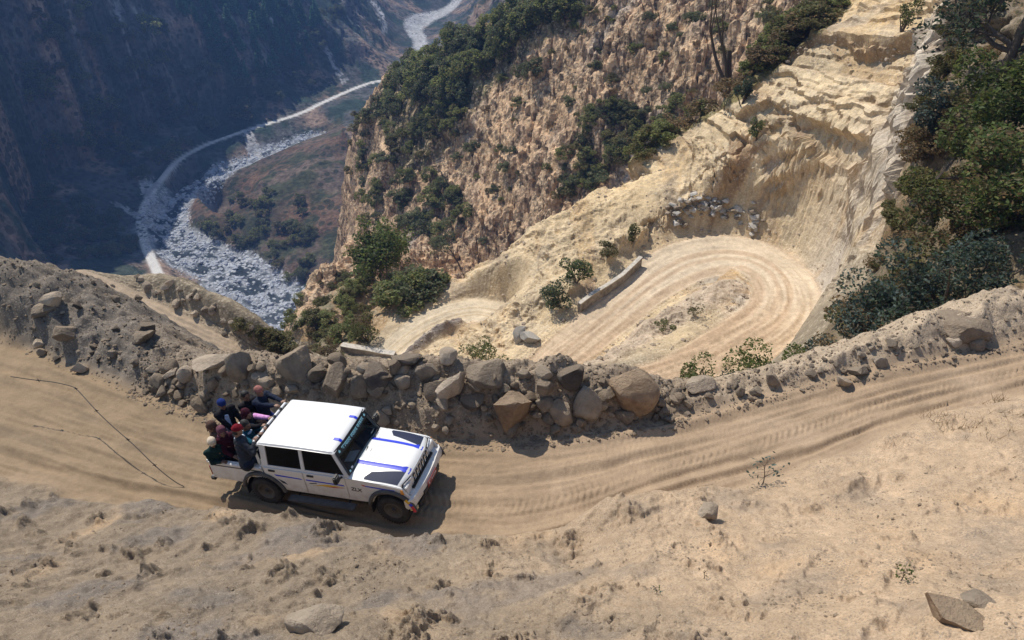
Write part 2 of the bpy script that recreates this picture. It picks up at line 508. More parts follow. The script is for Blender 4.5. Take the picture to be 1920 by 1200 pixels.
RIB1 = Ribbon([(onz(*a, z), onz(*b2, z)) for a, b2, z in HP1])
RIB2 = Ribbon([(onz(*a, z), onz(*b2, z)) for a, b2, z in [((660, 690), (740, 690), -31.2), ((695, 668), (752, 670), -30.9), ((735, 628), (782, 645), -30.6), ((788, 592), (818, 622), -30.3), ((838, 572), (856, 606), -30.1), ((890, 560), (890, 603), -30), ((930, 565), (915, 607), -29.6)]], 80)
RIB3 = Ribbon([(onz(*a, z), onz(*b2, z)) for a, b2, z in [((115, 516), (165, 512), -18.8), ((150, 540), (205, 525), -19.1), ((230, 590), (300, 570), -19.9), ((320, 632), (390, 612), -20.7), ((395, 665), (480, 652), -21.7), ((480, 710), (560, 690), -23.5)]], 80)
FR = [(305, 530), (290, 500), (268, 450), (262, 400), (290, 350), (330, 300), (400, 265), (480, 238), (560, 215), (620, 185), (690, 155), (735, 148)]
FRP = [onz(u, v, z) for (u, v), z in zip(FR, [-224, -224, -223, -222, -222, -222, -221, -220, -219, -219, -219, -220])]


def offset_pairs(Pts, h):
    Pts = np.array(Pts); t = np.gradient(Pts[:, :2], axis=0); t /= np.linalg.norm(t, axis=1)[:, None]
    n = np.stack([-t[:, 1], t[:, 0], 0 * t[:, 0]], 1)
    hh = np.broadcast_to(np.asarray(h, float), (len(Pts),))[:, None]
    return list(zip(Pts + n * hh, Pts - n * hh))


RIBV = Ribbon(offset_pairs(FRP, 2.3), 120)
RIVER = [(580, 640), (530, 600), (515, 565), (465, 520), (400, 490), (335, 468), (308, 430), (318, 385), (360, 350), (420, 318), (490, 290), (548, 266), (600, 250)]
RIVW = [17, 17, 17, 18, 18, 17, 14, 12, 9, 8, 8, 6, 5]
RIBR = Ribbon(offset_pairs([onz(u, v, -229) for u, v in RIVER], RIVW), 120)
UPR = [(772, 118), (786, 100), (790, 75), (770, 55), (800, 35), (850, 20), (870, -10)]
RIBU = Ribbon(offset_pairs([onz(u, v, -225.5) for u, v in UPR], [5, 7, 9, 12, 16, 10, 7]), 60)
MOUND = [onz(u, v, z) for u, v, z in [(1105, 690, -21.4), (1170, 655, -21.2), (1240, 610, -21), (1310, 570, -21), (1370, 535, -21)]]
RIBM = Ribbon(offset_pairs(MOUND, [.8, 1.0, 1.2, 1.3, 1.0]), 60)
MOUND2 = [onz(u, v, -30.2) for u, v in [(755, 672), (785, 650), (820, 628), (862, 612)]]
RIBM2 = Ribbon(offset_pairs(MOUND2, [.4, .6, .6, .5]), 40)


def in_poly(u, v, poly):
    poly = np.array(poly, float); res = np.zeros(len(u), bool); j = len(poly) - 1
    for i in range(len(poly)):
        xi, yi = poly[i]; xj, yj = poly[j]
        cnd = ((yi > v) != (yj > v)) & (u < (xj - xi) * (v - yi) / (yj - yi + 1e-12) + xi)
        res ^= cnd; j = i
    return res


def beds(x, y, z, lam, octs, seed):
    """ridged noise drawn out along rock beds that cross the face and dip to the left"""
    t = (z - 1.75 * x - .15 * y) * .65; q = x + .75 * z
    return fbm(q * .20 + .3 * noise(x * .15, y * .15, seed), t, lam, octs, seed, gain=.56, ridged=True)


def blocks(x, y, seed):
    """broken-rock pattern: a random level per irregular cell, 0..1, and the distance to the cell's edge"""
    ix = np.floor(x); iy = np.floor(y)
    d1 = np.full(len(x), 9.0); d2 = d1.copy(); h1 = np.zeros(len(x))
    for i in (-1, 0, 1):
        for j in (-1, 0, 1):
            px = ix + i + .15 + .7 * _hash(ix + i, iy + j, seed); py = iy + j + .15 + .7 * _hash(ix + i, iy + j, seed + 1)
            d = (px - x) ** 2 + (py - y) ** 2
            h = _hash(ix + i, iy + j, seed + 2)
            c_ = d < d1
            d2 = np.where(c_, d1, np.minimum(d2, d)); h1 = np.where(c_, h, h1); d1 = np.minimum(d1, d)
    return h1, np.sqrt(d2) - np.sqrt(d1)


def mk(m, f):
    """f(index) evaluated only where the mask m is not zero, times m"""
    i = np.where(m > 1e-4)[0]
    o = np.zeros(len(m))
    if len(i): o[i] = m[i] * f(i)
    return o


def terrain(x, y, detail=True, masks=False):
    """height of the ground at x, y (arrays)"""
    r = np.hypot(x, y)
    z = base_z(x, y)
    near = r < 34
    M = {}
    # ---------- big shapes of the far land
    zb = z.copy()
    far = sstep(260, 420, r)
    mid = sstep(115, 150, r) * (1 - sstep(270, 380, r))
    pale = sstep(40, 52, r) * (1 - sstep(100, 125, r))
    rt, rout, rouo, roui = road_coord(x, y)
    idx = np.where((r > 28) & (r < 110))[0]
    lat1 = np.full(len(x), 9.); out1 = np.full(len(x), 99.); z1 = np.zeros(len(x)); s1 = np.zeros(len(x))
    out2 = np.full(len(x), 99.); lat2 = lat1.copy(); z2 = z1.copy(); s2 = z1.copy(); out3 = out2.copy(); lat3 = lat1.copy(); z3 = z1.copy(); s3 = z1.copy(); outm = out2.copy(); outm2 = out2.copy()
    if len(idx):
        lat1[idx], out1[idx], z1[idx], s1[idx] = RIB1.coords(x[idx], y[idx])
        lat2[idx], out2[idx], z2[idx], s2[idx] = RIB2.coords(x[idx], y[idx])
        lat3[idx], out3[idx], z3[idx], s3[idx] = RIB3.coords(x[idx], y[idx])
        outm[idx] = RIBM.coords(x[idx], y[idx])[1]; outm2[idx] = RIBM2.coords(x[idx], y[idx])[1]
    idf = np.where(r > 300)[0]
    outv = np.full(len(x), 999.); zv = np.zeros(len(x)); outr = outv.copy(); zr = zv.copy(); outu = outv.copy(); latr = np.zeros(len(x))
    if len(idf):
        _, outv[idf], zv[idf], _ = RIBV.coords(x[idf], y[idf])
        latr[idf], outr[idf], zr[idf], _ = RIBR.coords(x[idf], y[idf])
        _, outu[idf], _, _ = RIBU.coords(x[idf], y[idf])
    if detail:
        # far mountain: gullies running down and long slanting rock bands
        c1, s_1 = math.cos(-.15), math.sin(-.15)
        xa = x * c1 + y * s_1; ya = -x * s_1 + y * c1
        fl = np.clip(sstep(0, 90, np.minimum(np.minimum(outv, outr), outu)) * sstep(-224, -195, z), 0, 1)
        z = z + mk(far * fl, lambda i: fbm(xa[i] * .35, ya[i], 70, 6, 3, gain=.55, ridged=True) * 10 + fbm(x[i], y[i], 26, 5, 9, gain=.55) * 5)
        z = z + mk(far * (1 - fl), lambda i: fbm(x[i], y[i], 22, 4, 21) * 1.3)
        # tan hill
        xb = x * .8 + y * .6; yb = -x * .6 + y * .8
        z = z + mk(mid, lambda i: fbm(xb[i] * .5, yb[i], 30, 7, 31, gain=.56, ridged=True) * 3.0 + fbm(x[i], y[i], 6.5, 5, 37, gain=.58, billow=True) * 1.7)
        # pale slopes round the hairpins
        rd = sstep(0, 4, np.minimum(np.minimum(out1, out2), out3))
        xc = x * .75 + y * .66; yc = -x * .66 + y * .75
        wall_ = 1 - .75 * sstep(48, 54, r) * sstep(9, 15, x)        # the cut face itself gets its relief along its normal instead
        z = z + mk(pale * rd * wall_, lambda i: (fbm(xc[i] * .45, yc[i] + .6 * noise(x[i] * .2, y[i] * .2, 5), 8.5, 7, 41, gain=.56, ridged=True) - .3) * .45 + (fbm(x[i], y[i], 3.4, 5, 47, gain=.55, ridged=True) - .3) * .3)
        z = z + mk(sstep(22, 30, r) * (1 - sstep(44, 56, r)) * rd, lambda i: fbm(x[i], y[i], 4, 5, 51) * .5)
    # ---------- lower roads
    def carve(z, out, zz, sh, lo=0.0):
        k = 1 - sstep(lo, sh, out)
        return z * (1 - k) + zz * k
    rutn = lambda lat, s, sd, out: mk(1 - sstep(1, 4, out), lambda i: fbm(lat[i] * 2.4 + .5 * np.sin(s[i] * .16 + sd), s[i] * .07, .5, 5, sd, gain=.6) * .10)
    z = carve(z, out1, z1 + (rutn(lat1, s1, 61, out1) if detail else 0), 3.2)
    z = carve(z, out2, z2 + (rutn(lat2, s2, 62, out2) if detail else 0), 2.0)
    z = carve(z, out3, z3 + (rutn(lat3, s3, 63, out3) if detail else 0), 2.0)
    mn = mk(1 - sstep(1.5, 1.7, np.minimum(outm, outm2)), lambda i: fbm(x[i], y[i], 2.2, 4, 66))
    z = z + (1 - sstep(-1.0, 1.6, outm)) * (.62 + .5 * mn) * np.where(out1 > -1.2, 1, .2)
    z = z + (1 - sstep(-.5, .7, outm2)) * (1.0 + .5 * mn)
    # berm along lower-left road's outer side
    # ---------- valley road and river
    z = np.where((r > 300) & (outr < 70), np.minimum(z, zr + 1.5 + np.maximum(outr, 0) * .32), z)
    kr = 1 - sstep(-4, 9, outr)
    z = z * (1 - kr) + (zr - 1.0 + (mk(kr, lambda i: 1.6 * fbm(x[i], y[i], 9, 4, 71)) if detail else 0)) * kr
    z = carve(z, outv, zv, 10, -.5)
    # ---------- upper road, bank and berm
    zf, xf, yf, rf = z, x, y, r
    rtf, rouof, roiif = rt, rouo, roui
    nrf = np.zeros(len(x)); kf = np.zeros(len(x)); bankf = np.zeros(len(x))
    ni = np.where(rf < 35)[0]
    if len(ni):
        x, y, r, z = xf[ni], yf[ni], rf[ni], zf[ni]
        rt, rouo, roui = rtf[ni], rouof[ni], roiif[ni]
        nr = 1 - sstep(28, 34, r)
        zp = P(x, y)
        if detail:
            n1 = fbm(x, y, 1.5, 4, 81); n2 = fbm(x, y, .33, 4, 85)
            # dirt road surface: wheel ruts along the road, chevron tyre prints
            lane = rt + .03 * n1
            ruts = -.05 * np.exp(-((lane - .30) / .05) ** 2) - .045 * np.exp(-((lane - .62) / .05) ** 2) - .06 * np.exp(-((lane - .12) / .035) ** 2) - .04 * np.exp(-((lane - .80) / .035) ** 2) \
                + .03 * np.exp(-((lane - .19) / .03) ** 2) + .05 * np.exp(-((lane - .95) / .04) ** 2)
            sx = x
            rt2 = rt * 3.2 + .42 * np.sin(sx * .23 + 1.0)
            ridge = fbm(sx * .05 + 9, rt2, .30, 4, 95, gain=.6) * .03 + fbm(sx * .06, rt * 3.2, .26, 5, 91, gain=.62) * .036 + fbm(sx * .02, rt * 3.2, .085, 3, 92) * .014
            ch = np.abs(((lane - .46) / .16))
            band = np.exp(-((lane - .46) / .10) ** 4) * sstep(-1.0, .5, fbm(x, y, 3.5, 2, 93) + .35 + .25 * np.sign(x))
            chev = (np.abs(((sx / .155 + ch * 1.2 + .25 * n2) % 1.0) - .5) * 2 - .5) * .034 * band * sstep(-.5, .3, fbm(x, y, .9, 3, 94) + .2)
            ch2 = np.abs(((lane - .77) / .09))
            band2 = np.exp(-((lane - .77) / .08) ** 4) * sstep(-.2, .5, fbm(x, y, 4.5, 2, 97) + .2)
            chev2 = (np.abs(((sx / .11 + ch2 * .8) % 1.0) - .5) * 2 - .5) * .025 * band2
            zp = zp + ruts + ridge + chev + chev2 + n2 * .008
        wob = fbm(x, y, 2.0, 4, 101) * .28
        kin = 1 - sstep(-.05, .55, roui + wob * .8)        # inner side: the cut bank is steep
        kou = 1 - sstep(-.15, .9, rouo + wob)
        k = np.minimum(kin, kou) * nr
        bank = (1 - sstep(-.3, .3, -roui)) * (r < 34)
        if detail:
            # bank: lumpy dry soil with clods and runnels
            nb = fbm(x * .8 + y * .3, y * .9 - x * .25, 1.7, 6, 111, gain=.53) * (.17 - .05 * sstep(-1, 4, x)) + fbm(x, y, .5, 4, 117, billow=True) * .045
            cl = np.maximum(0, fbm(x, y, .75, 5, 121, gain=.6) - .46) * .36 * (1 - .5 * sstep(-1, 4, x)) + np.maximum(0, fbm(x * .4 + y * .35, (y * .8 - x) * .9, 1.1, 4, 123, ridged=True) - .75) * .14 * sstep(-.1, .5, fbm(x, y, 3.1, 2, 125))
            z = z + bank * (nb + cl) * sstep(-.1, .7, roui) * nr
            # outer side: berm soil
            bz = (1 - bank) * nr * sstep(0, .5, rouo)
            z = z + bz * ((fbm(x, y, 1.3, 6, 131, gain=.55, ridged=True) * .15) * (1 + .35 * (1 - sstep(-11.5, -8.5, x))) + fbm(x, y, .35, 4, 133) * .06)
        z = z * (1 - k) + zp * k
        # berm of spoil along the outer edge between the mound and the right end
        bm = sstep(-9.6, -7.2, x) * (1 - .97 * sstep(2.8, 5.0, x)) * nr
        prof = sstep(.05, 1.3, rouo + wob * .6) * (1 - sstep(1.5, 2.7, rouo))
        z = z + bm * prof * (.30 + .20 * fbm(x, y, 1.6, 3, 141))
        zf[ni] = z; nrf[ni] = nr; kf[ni] = k; bankf[ni] = bank
    x, y, r, z = xf, yf, rf, zf
    rt, rouo, roui, nr, k, bank = rtf, rouof, roiif, nrf, kf, bankf
    if masks:
        M.update(zb=zb, r=r, rt=rt, rout=rout, rouo=rouo, roui=roui, k=k, out1=out1, out2=out2, out3=out3, outm=outm, outm2=outm2, outv=outv, outr=outr, outu=outu, far=far, mid=mid, pale=pale, bank=bank, nr=nr, lat1=lat1, lat2=lat2)
        return z, M
    return z


def ground_z(x, y):
    return float(terrain(np.array([float(x)]), np.array([float(y)]))[0])


def hit(u, v, rmin=6.0, rmax=1500.0, n=700):
    """where the sight line through a traced image point first meets the finished ground"""
    d = ray(u, v); h = math.hypot(d[0], d[1])
    rr = np.exp(np.linspace(math.log(rmin), math.log(rmax), n))
    X = d[0] / h * rr; Y = d[1] / h * rr; Z = CAM_H + d[2] / h * rr
    g = terrain(X, Y, True)
    b = np.where(g >= Z)[0]
    i = b[0] if len(b) else n - 1
    return np.array([X[i], Y[i], g[i]])
# ------------------------------------------------------------------ the ground as one sheet, finer near the viewer, cut into its named pieces
def build_ground():
    a0 = math.radians(53)
    az = np.concatenate([np.linspace(AZ0, -a0, 70)[:-1], np.linspace(-a0, a0, 915), np.linspace(a0, AZ1, 70)[1:]])
    NA = len(az)
    L = np.concatenate([np.arange(math.log(1.5), math.log(4), .02), np.arange(math.log(4), math.log(45), .0042), np.arange(math.log(45), math.log(92), .0026), np.arange(math.log(92), math.log(1640), .0052)])
    NR = len(L)
    A2, L2 = np.meshgrid(az, L)
    r = np.exp(L2).ravel(); a = A2.ravel()
    x = r * np.sin(a); y = r * np.cos(a)
    z, M = terrain(x, y, True, True)
    V = np.stack([x, y, z], 1)
    # broken rock stands out from the steep faces along their own normal
    G = V.reshape(NR, NA, 3)
    du = np.gradient(G, axis=1); dv = np.gradient(G, axis=0)
    for _ in range(2):
        for q in (du, dv): q[1:-1] = (q[:-2] + q[1:-1] * 2 + q[2:]) / 4; q[:, 1:-1] = (q[:, :-2] + q[:, 1:-1] * 2 + q[:, 2:]) / 4
    Nn = np.cross(du, dv).reshape(-1, 3); Nn /= np.linalg.norm(Nn, axis=1)[:, None]
    steepn = sstep(.95, .70, Nn[:, 2])
    mface = M['pale'] * sstep(1.0, 3.5, np.minimum(M['out1'], M['out2'])) * (.35 + .65 * sstep(8, 15, x)) * steepn * sstep(.5, 3, M['outm'])
    heap = onz(1340, 400, -20.3)
    mface *= sstep(1.2, 3.2, np.hypot((x - heap[0]) * .5, y - heap[1])) * sstep(-12, -7, x)
    mhill = M['mid'] * steepn
    mfar = sstep(330, 450, M['r']) * sstep(4, 30, np.minimum(np.minimum(M['outv'], M['outr']), M['outu'])) * steepn
    CELL = np.full(len(x), .5); EDGE = np.full(len(x), 1.0)
    def rough(m, size, amp, stretch, seed, tilt):
        i = np.where(m > 1e-3)[0]
        if not len(i): return
        X_, Y_, Z_ = V[i, 0], V[i, 1], V[i, 2]
        t = (Z_ - tilt * X_ - .15 * Y_) / size; q = (X_ + .7 * Z_ + .35 * Y_) / (size * stretch)
        w = fbm(q, t, 1.2, 3, seed + 9) * .25
        h1, e1 = blocks(q + w, t + w, seed); h2, e2 = blocks(q * 2.7 + w, t * 2.9 - w, seed + 20); h3, e3 = blocks(q * 7.1, t * 7.7, seed + 40)
        D = (h1 - .5) * amp * 1.3 * sstep(0, .05, e1) + (h2 - .5) * amp * .75 * sstep(0, .06, e2) + (h3 - .5) * amp * .30 + fbm(q, t, 1.5, 4, seed + 60, gain=.55, ridged=True) * amp * .28
        V[i] += Nn[i] * (D * m[i])[:, None]
        CELL[i] = .55 * h1 + .3 * h2 + .15 * h3; EDGE[i] = np.minimum(e1 / .16, e2 / .14)
    rough(mface, 3.4, 1.7, 2.0, 500, 1.35)
    rough(mhill, 5.0, .85, 1.6, 600, .35)
    rough(mfar, 22.0, 5.0, 2.2, 700, -.5)
    x, y, z = V[:, 0].copy(), V[:, 1].copy(), V[:, 2].copy()
    # slope
    Z2 = z.reshape(NR, NA)
    dzr = np.gradient(Z2, axis=0) / np.gradient(np.exp(L2), axis=0)
    dza = np.gradient(Z2, axis=1) / (np.gradient(A2, axis=1) * np.exp(L2))
    slope = np.sqrt(dzr ** 2 + dza ** 2).ravel()
    u, v, dep = project(V)

    def col(*c): return np.array(c, float)
    def mix(C, c2, k): return C * (1 - k[:, None]) + np.asarray(c2) * k[:, None]
    n1 = fbm(x, y, 3.0, 4, 201); n2 = fbm(x, y, .8, 4, 205); n3 = fbm(x, y, 18, 4, 209); n4 = fbm(x, y, 60, 4, 213)
    C = np.tile(col(.36, .27, .185), (len(x), 1))
    # bank: greyer to the left, warm to the right
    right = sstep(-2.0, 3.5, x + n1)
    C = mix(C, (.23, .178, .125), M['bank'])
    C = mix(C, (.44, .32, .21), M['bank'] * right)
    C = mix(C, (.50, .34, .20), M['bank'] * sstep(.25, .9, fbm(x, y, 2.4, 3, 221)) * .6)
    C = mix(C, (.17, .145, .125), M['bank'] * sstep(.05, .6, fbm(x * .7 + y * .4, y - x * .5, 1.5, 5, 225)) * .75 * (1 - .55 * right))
    # road
    kroad = (M['k'] > .5) * 1.0
    C = mix(C, (.345, .25, .165), np.clip(M['k'] * M['nr'], 0, 1))
    C = mix(C, (.40, .295, .20), np.clip(M['k'] * M['nr'], 0, 1) * sstep(-.1, .6, n1) * .7)
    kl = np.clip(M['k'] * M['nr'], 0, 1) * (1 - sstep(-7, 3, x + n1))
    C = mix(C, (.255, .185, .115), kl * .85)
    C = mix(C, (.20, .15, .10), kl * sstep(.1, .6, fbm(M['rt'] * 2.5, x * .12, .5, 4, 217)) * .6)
    # spoil berm and mound
    outer = M['nr'] * sstep(.0, .5, M['rouo'])
    C = mix(C, (.30, .235, .17), outer * (1 - sstep(3, 7, x)))
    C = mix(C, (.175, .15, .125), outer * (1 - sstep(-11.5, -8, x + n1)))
    C = mix(C, (.44, .345, .245), outer * sstep(3, 7, x))
    # middle ground
    midg = sstep(25, 32, M['r']) * (1 - sstep(105, 125, M['r']))
    C = mix(C, (.27, .22, .155), midg)
    pk = M['pale'] * sstep(-14, -6, x + .12 * (y - 50))
    C = mix(C, (.50, .365, .215), pk)
    C = mix(C, (.38, .305, .22), pk * sstep(-.1, .5, n1) * .75)
    C = mix(C, (.55, .40, .22), pk * sstep(.1, .8, n3) * .8)
    C = mix(C, (.40, .29, .20), pk * sstep(.3, .9, fbm(x, y, 5, 4, 231)) * .7)
    xc_ = x * .75 + y * .66; yc_ = -x * .66 + y * .75
    rg = np.zeros(len(x)); ii = np.where(pk > .01)[0]
    st2 = np.zeros(len(x)); st2[ii] = beds(x[ii], y[ii], M['zb'][ii], 3.6, 6, 43)
    rg[ii] = beds(x[ii], y[ii], M['zb'][ii], 6.5, 6, 45)
    face = pk * sstep(6, 16, x)
    C = mix(C, (.27, .175, .10), face * sstep(.2, -.45, rg) * .9)
    C = mix(C, (.24, .17, .11), face * sstep(-.25, -.8, st2) * .8)
    C = mix(C, (.60, .48, .31), pk * sstep(.5, 1.1, st2) * .7)
    slab = face * sstep(15, 19, x) * (1 - sstep(60, 70, M['r']))
    C = mix(C, (.44, .39, .33), slab * sstep(-.2, .6, rg) * .85)
    C = mix(C, (.50, .32, .15), slab * sstep(.15, .6, fbm(x, y, 4, 4, 237)) * .7)
    C = mix(C, (.64, .46, .24), pk * sstep(64, 82, M['r']) * sstep(-.3, .4, n3) * .75)
    for key, cc in (('out1', (.52, .385, .255)), ('out2', (.60, .50, .36)), ('out3', (.40, .31, .22))):
        C = mix(C, cc, 1 - sstep(-.2, .7, M[key]))
    k1 = 1 - sstep(-.2, .5, M['out1'])
    C = mix(C, (.60, .50, .37), k1 * sstep(46, 62, M['r']) * .8)
    C = mix(C, (.44, .31, .20), k1 * sstep(0, .5, fbm(M['lat1'] * 3, 0 * x + 3, 1.2, 3, 241)) * .6)
    k2 = 1 - sstep(-.2, .5, M['out2'])
    C = mix(C, (.42, .31, .18), k2 * sstep(-.1, .4, fbm(M['lat2'] * 2.6, 0 * x + 7, 1.0, 3, 243)) * .75)
    C = mix(C, (.44, .345, .25), (1 - sstep(-.2, 1.2, M['outm'])))
    C = mix(C, (.22, .185, .16), (1 - sstep(-.3, .5, M['outm2'])))
    # dark earth under the growth on the far right
    dk = sstep(8, 11, x) * (1 - sstep(.0, 1.0, (u < 1600) * 9.0)) * 0
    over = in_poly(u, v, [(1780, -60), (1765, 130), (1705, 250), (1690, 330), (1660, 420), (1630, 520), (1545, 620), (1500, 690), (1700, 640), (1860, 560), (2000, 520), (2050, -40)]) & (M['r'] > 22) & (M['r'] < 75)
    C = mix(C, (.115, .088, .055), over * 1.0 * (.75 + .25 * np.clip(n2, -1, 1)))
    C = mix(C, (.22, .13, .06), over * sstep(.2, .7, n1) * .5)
    # grassy rim above the cut
    rim = in_poly(u, v, [(1090, 370), (1250, 268), (1390, 185), (1480, 110), (1590, 20), (1610, -60), (1380, -60), (1330, 150), (1150, 300)]) & (M['r'] > 70) & (M['r'] < 135)
    C = mix(C, (.15, .125, .055), rim * 1.0)
    left = in_poly(u, v, [(480, 560), (620, 480), (740, 470), (880, 490), (740, 590), (690, 650), (560, 640)]) & (M['r'] > 60) & (M['r'] < 150)
    C = mix(C, (.33, .23, .13), left * sstep(-.3, .3, n1))
    C = mix(C, (.13, .12, .06), left * sstep(.1, -.5, n1) * .8)
    # tan hill
    hk = sstep(112, 135, M['r']) * (1 - sstep(280, 330, M['r']))
    C = mix(C, (.50, .34, .205), hk)
    C = mix(C, (.57, .40, .25), hk * sstep(0, .7, n3) * .7)
    C = mix(C, (.33, .23, .16), hk * sstep(0, .6, fbm(x, y, 7, 4, 251)) * .6)
    C = mix(C, (.36, .32, .28), hk * sstep(.45, .8, fbm((x * .8 + y * .6) * .22, -x * .6 + y * .8, 12, 4, 255)) * .8)
    green = in_poly(u, v, [(690, 200), (740, 130), (850, 60), (960, 30), (1070, -40), (1060, 50), (960, 120), (890, 210), (830, 290), (760, 330), (720, 250)]) & (M['r'] > 150) & (M['r'] < 300)
    C = mix(C, (.14, .125, .065), hk * green * (.7 + .3 * sstep(-.3, .3, n1)))
    # valley
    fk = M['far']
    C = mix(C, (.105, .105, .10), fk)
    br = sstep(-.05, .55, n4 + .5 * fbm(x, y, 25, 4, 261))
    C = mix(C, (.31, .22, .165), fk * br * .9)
    xa = x * math.cos(-.15) + y * math.sin(-.15); ya = -x * math.sin(-.15) + y * math.cos(-.15)
    st = fbm(xa * .12, ya, 15, 5, 265)
    C = mix(C, (.52, .48, .45), fk * sstep(.25, .75, st) * .7 * sstep(-205, -190, z))
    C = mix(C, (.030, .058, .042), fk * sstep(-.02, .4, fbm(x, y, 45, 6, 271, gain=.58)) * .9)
    terr = in_poly(u, v, [(340, 345), (420, 320), (560, 265), (640, 220), (660, 300), (700, 400), (620, 500), (560, 540), (470, 475), (350, 430)]) & (M['r'] > 290)
    C = mix(C, (.15, .095, .065), terr * (.55 + .45 * np.clip(br, 0, 1)))
    C = mix(C, (.055, .065, .035), terr * sstep(.05, .4, fbm(x, y, 32, 5, 281)) * .85)
    C = mix(C, (.36, .38, .41), fk * (1 - sstep(-3, 6, M['outr'] + 5 * n3)))
    C = mix(C, (.045, .06, .075), fk * (1 - sstep(-6, -1, M['outr'] + 4 * n3)) * sstep(-.02, .1, fbm(x, y, 11, 4, 287)))
    C = mix(C, (.50, .50, .50), fk * (1 - sstep(-3, 3, M['outu'])))
    C = mix(C, (.70, .68, .65), fk * (1 - sstep(-.2, 1.6, M['outv'])))
    # pale scree chutes on the mountain
    for poly in ([(495, 0), (505, 0), (512, 40), (524, 88), (520, 94), (508, 60)], [(250, 315), (262, 318), (300, 345), (282, 362), (270, 372)], [(205, 378), (220, 380), (268, 402), (262, 418), (240, 400)],
                 [(605, 80), (615, 85), (630, 125), (655, 150), (640, 158), (625, 135)], [(695, 0), (703, 0), (722, 30), (728, 60), (716, 64), (712, 30)], [(212, 0), (226, 0), (232, 60), (236, 95), (228, 88), (222, 50)],
                 [(455, 245), (470, 240), (485, 270), (490, 295), (470, 300)]):
        q = in_poly(u + 3 * n2, v + 2 * n1, poly) & (M['r'] > 300)
        C = mix(C, (.46, .46, .47), q * .95)
    mm = np.clip(mface + mhill + mfar, 0, 1)
    C *= (1 + mm * (CELL - .5) * .75)[:, None]
    C = mix(C, (.28, .19, .12), mface * sstep(.5, .0, EDGE) * .6)
    C = mix(C, (.20, .145, .10), mhill * sstep(.5, .0, EDGE) * .5)
    C *= (1 + .10 * np.clip(n2, -1, 1))[:, None]
    C = np.clip(C, .01, .9)

    # ---- cut the sheet
    idx = np.arange(NR * NA).reshape(NR, NA)
    Q = np.stack([idx[:-1, :-1], idx[1:, :-1], idx[1:, 1:], idx[:-1, 1:]], -1).reshape(-1, 4)[:, ::-1]
    def fm(a): return a.ravel()[Q].mean(1)
    fr = fm(M['r']); fx = fm(x); fy = fm(y)
    lab = np.zeros(len(Q), int)                        # 0 bank
    rouo = fm(M['rouo']); roui = fm(M['roui']); kk = fm(M['k'])
    lab[(fr < 34) & (kk > .5)] = 1                      # road
    lab[(fr < 34) & (kk <= .5) & (rouo > -.2)] = 2      # outer side
    lab[(fr >= 34)] = 3
    lab[over.ravel()[Q].all(1)] = 12
    lab[(fm(M['out1']) < .2)] = 4
    lab[(fm(M['out2']) < .2)] = 5
    lab[(fm(M['out3']) < .2)] = 6
    fu, fv = fm(u), fm(v)
    lim = np.where((fx / fy < -.46), 190, 300)
    hill = (fr > 118) & (fr <= lim)
    lab[hill] = 7
    val = fr > lim
    lab[val] = 8
    lab[val & (fm(M['outv']) < .8)] = 9
    lab[val & (fm(M['outr']) < 4)] = 10
    lab[val & (fm(M['outu']) < 2)] = 11
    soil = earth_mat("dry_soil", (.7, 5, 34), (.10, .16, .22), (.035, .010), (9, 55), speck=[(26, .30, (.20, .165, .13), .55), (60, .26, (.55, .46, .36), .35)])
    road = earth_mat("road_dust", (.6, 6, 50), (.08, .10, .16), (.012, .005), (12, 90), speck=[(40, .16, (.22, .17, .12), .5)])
    spoil = earth_mat("spoil_soil", (1.0, 6, 40), (.16, .20, .25), (.05, .016), (7, 40), speck=[(14, .30, (.42, .35, .27), .45), (30, .28, (.13, .10, .08), .5)])
    palem = earth_mat("pale_rock", (.12, .9, 7), (.16, .20, .22), (.16, .035), (1.2, 6), speck=[(1.6, .26, (.30, .24, .18), .45), (3.4, .28, (.70, .60, .45), .35)])
    hillm = earth_mat("dry_grass_hill", (.05, .35, 1.6), (.18, .30, .42), (.9, .35), (.4, 1.5), speck=[(.55, .40, (.14, .105, .07), .8), (1.1, .36, (.66, .50, .34), .6)])
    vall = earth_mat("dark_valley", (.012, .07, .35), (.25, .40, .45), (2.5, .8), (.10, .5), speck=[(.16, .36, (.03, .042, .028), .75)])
    stones = earth_mat("river_stones", (.05, .3, 1.0), (.2, .35, .4), (1.2, .5), (.25, .9), speck=[(.30, .32, (.62, .64, .68), .75), (.22, .22, (.06, .07, .09), .8)])
    shade = earth_mat("overgrown_soil", (.5, 2.5, 12), (.25, .35, .4), (.10, .03), (3, 14), speck=[(3, .3, (.05, .055, .025), .7), (6, .3, (.25, .17, .085), .5)])
    lroad = earth_mat("lower_road_dust", (.3, 2, 12), (.10, .14, .18), (.04, .012), (3, 16))
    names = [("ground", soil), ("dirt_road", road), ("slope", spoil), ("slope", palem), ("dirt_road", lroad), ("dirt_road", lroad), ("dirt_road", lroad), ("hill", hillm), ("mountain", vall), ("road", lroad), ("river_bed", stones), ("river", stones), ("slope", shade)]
    for i, (nm, mt) in enumerate(names):
        q = Q[lab == i]
        if not len(q): continue
        us, inv = np.unique(q, return_inverse=True)
        me = np_mesh(nm, V[us], inv.reshape(-1, 4), i not in (3, 7))
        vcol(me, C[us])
        o = link_mesh(nm, me, mt)
        o["kind"] = "structure"


build_ground()
# ================================================================== ROCKS
bpy.context.view_layer.update()
DG = bpy.context.evaluated_depsgraph_get()
CAM_POS = Vector((0, 0, CAM_H))


def cast(u, v):
    """point and normal of the bare ground along the sight line through a traced image point"""
    d = Vector(ray(u, v)).normalized()
    ok, loc, nrm, *_ = scene.ray_cast(DG, CAM_POS + d * .5, d)
    return (loc, nrm) if ok else (None, None)


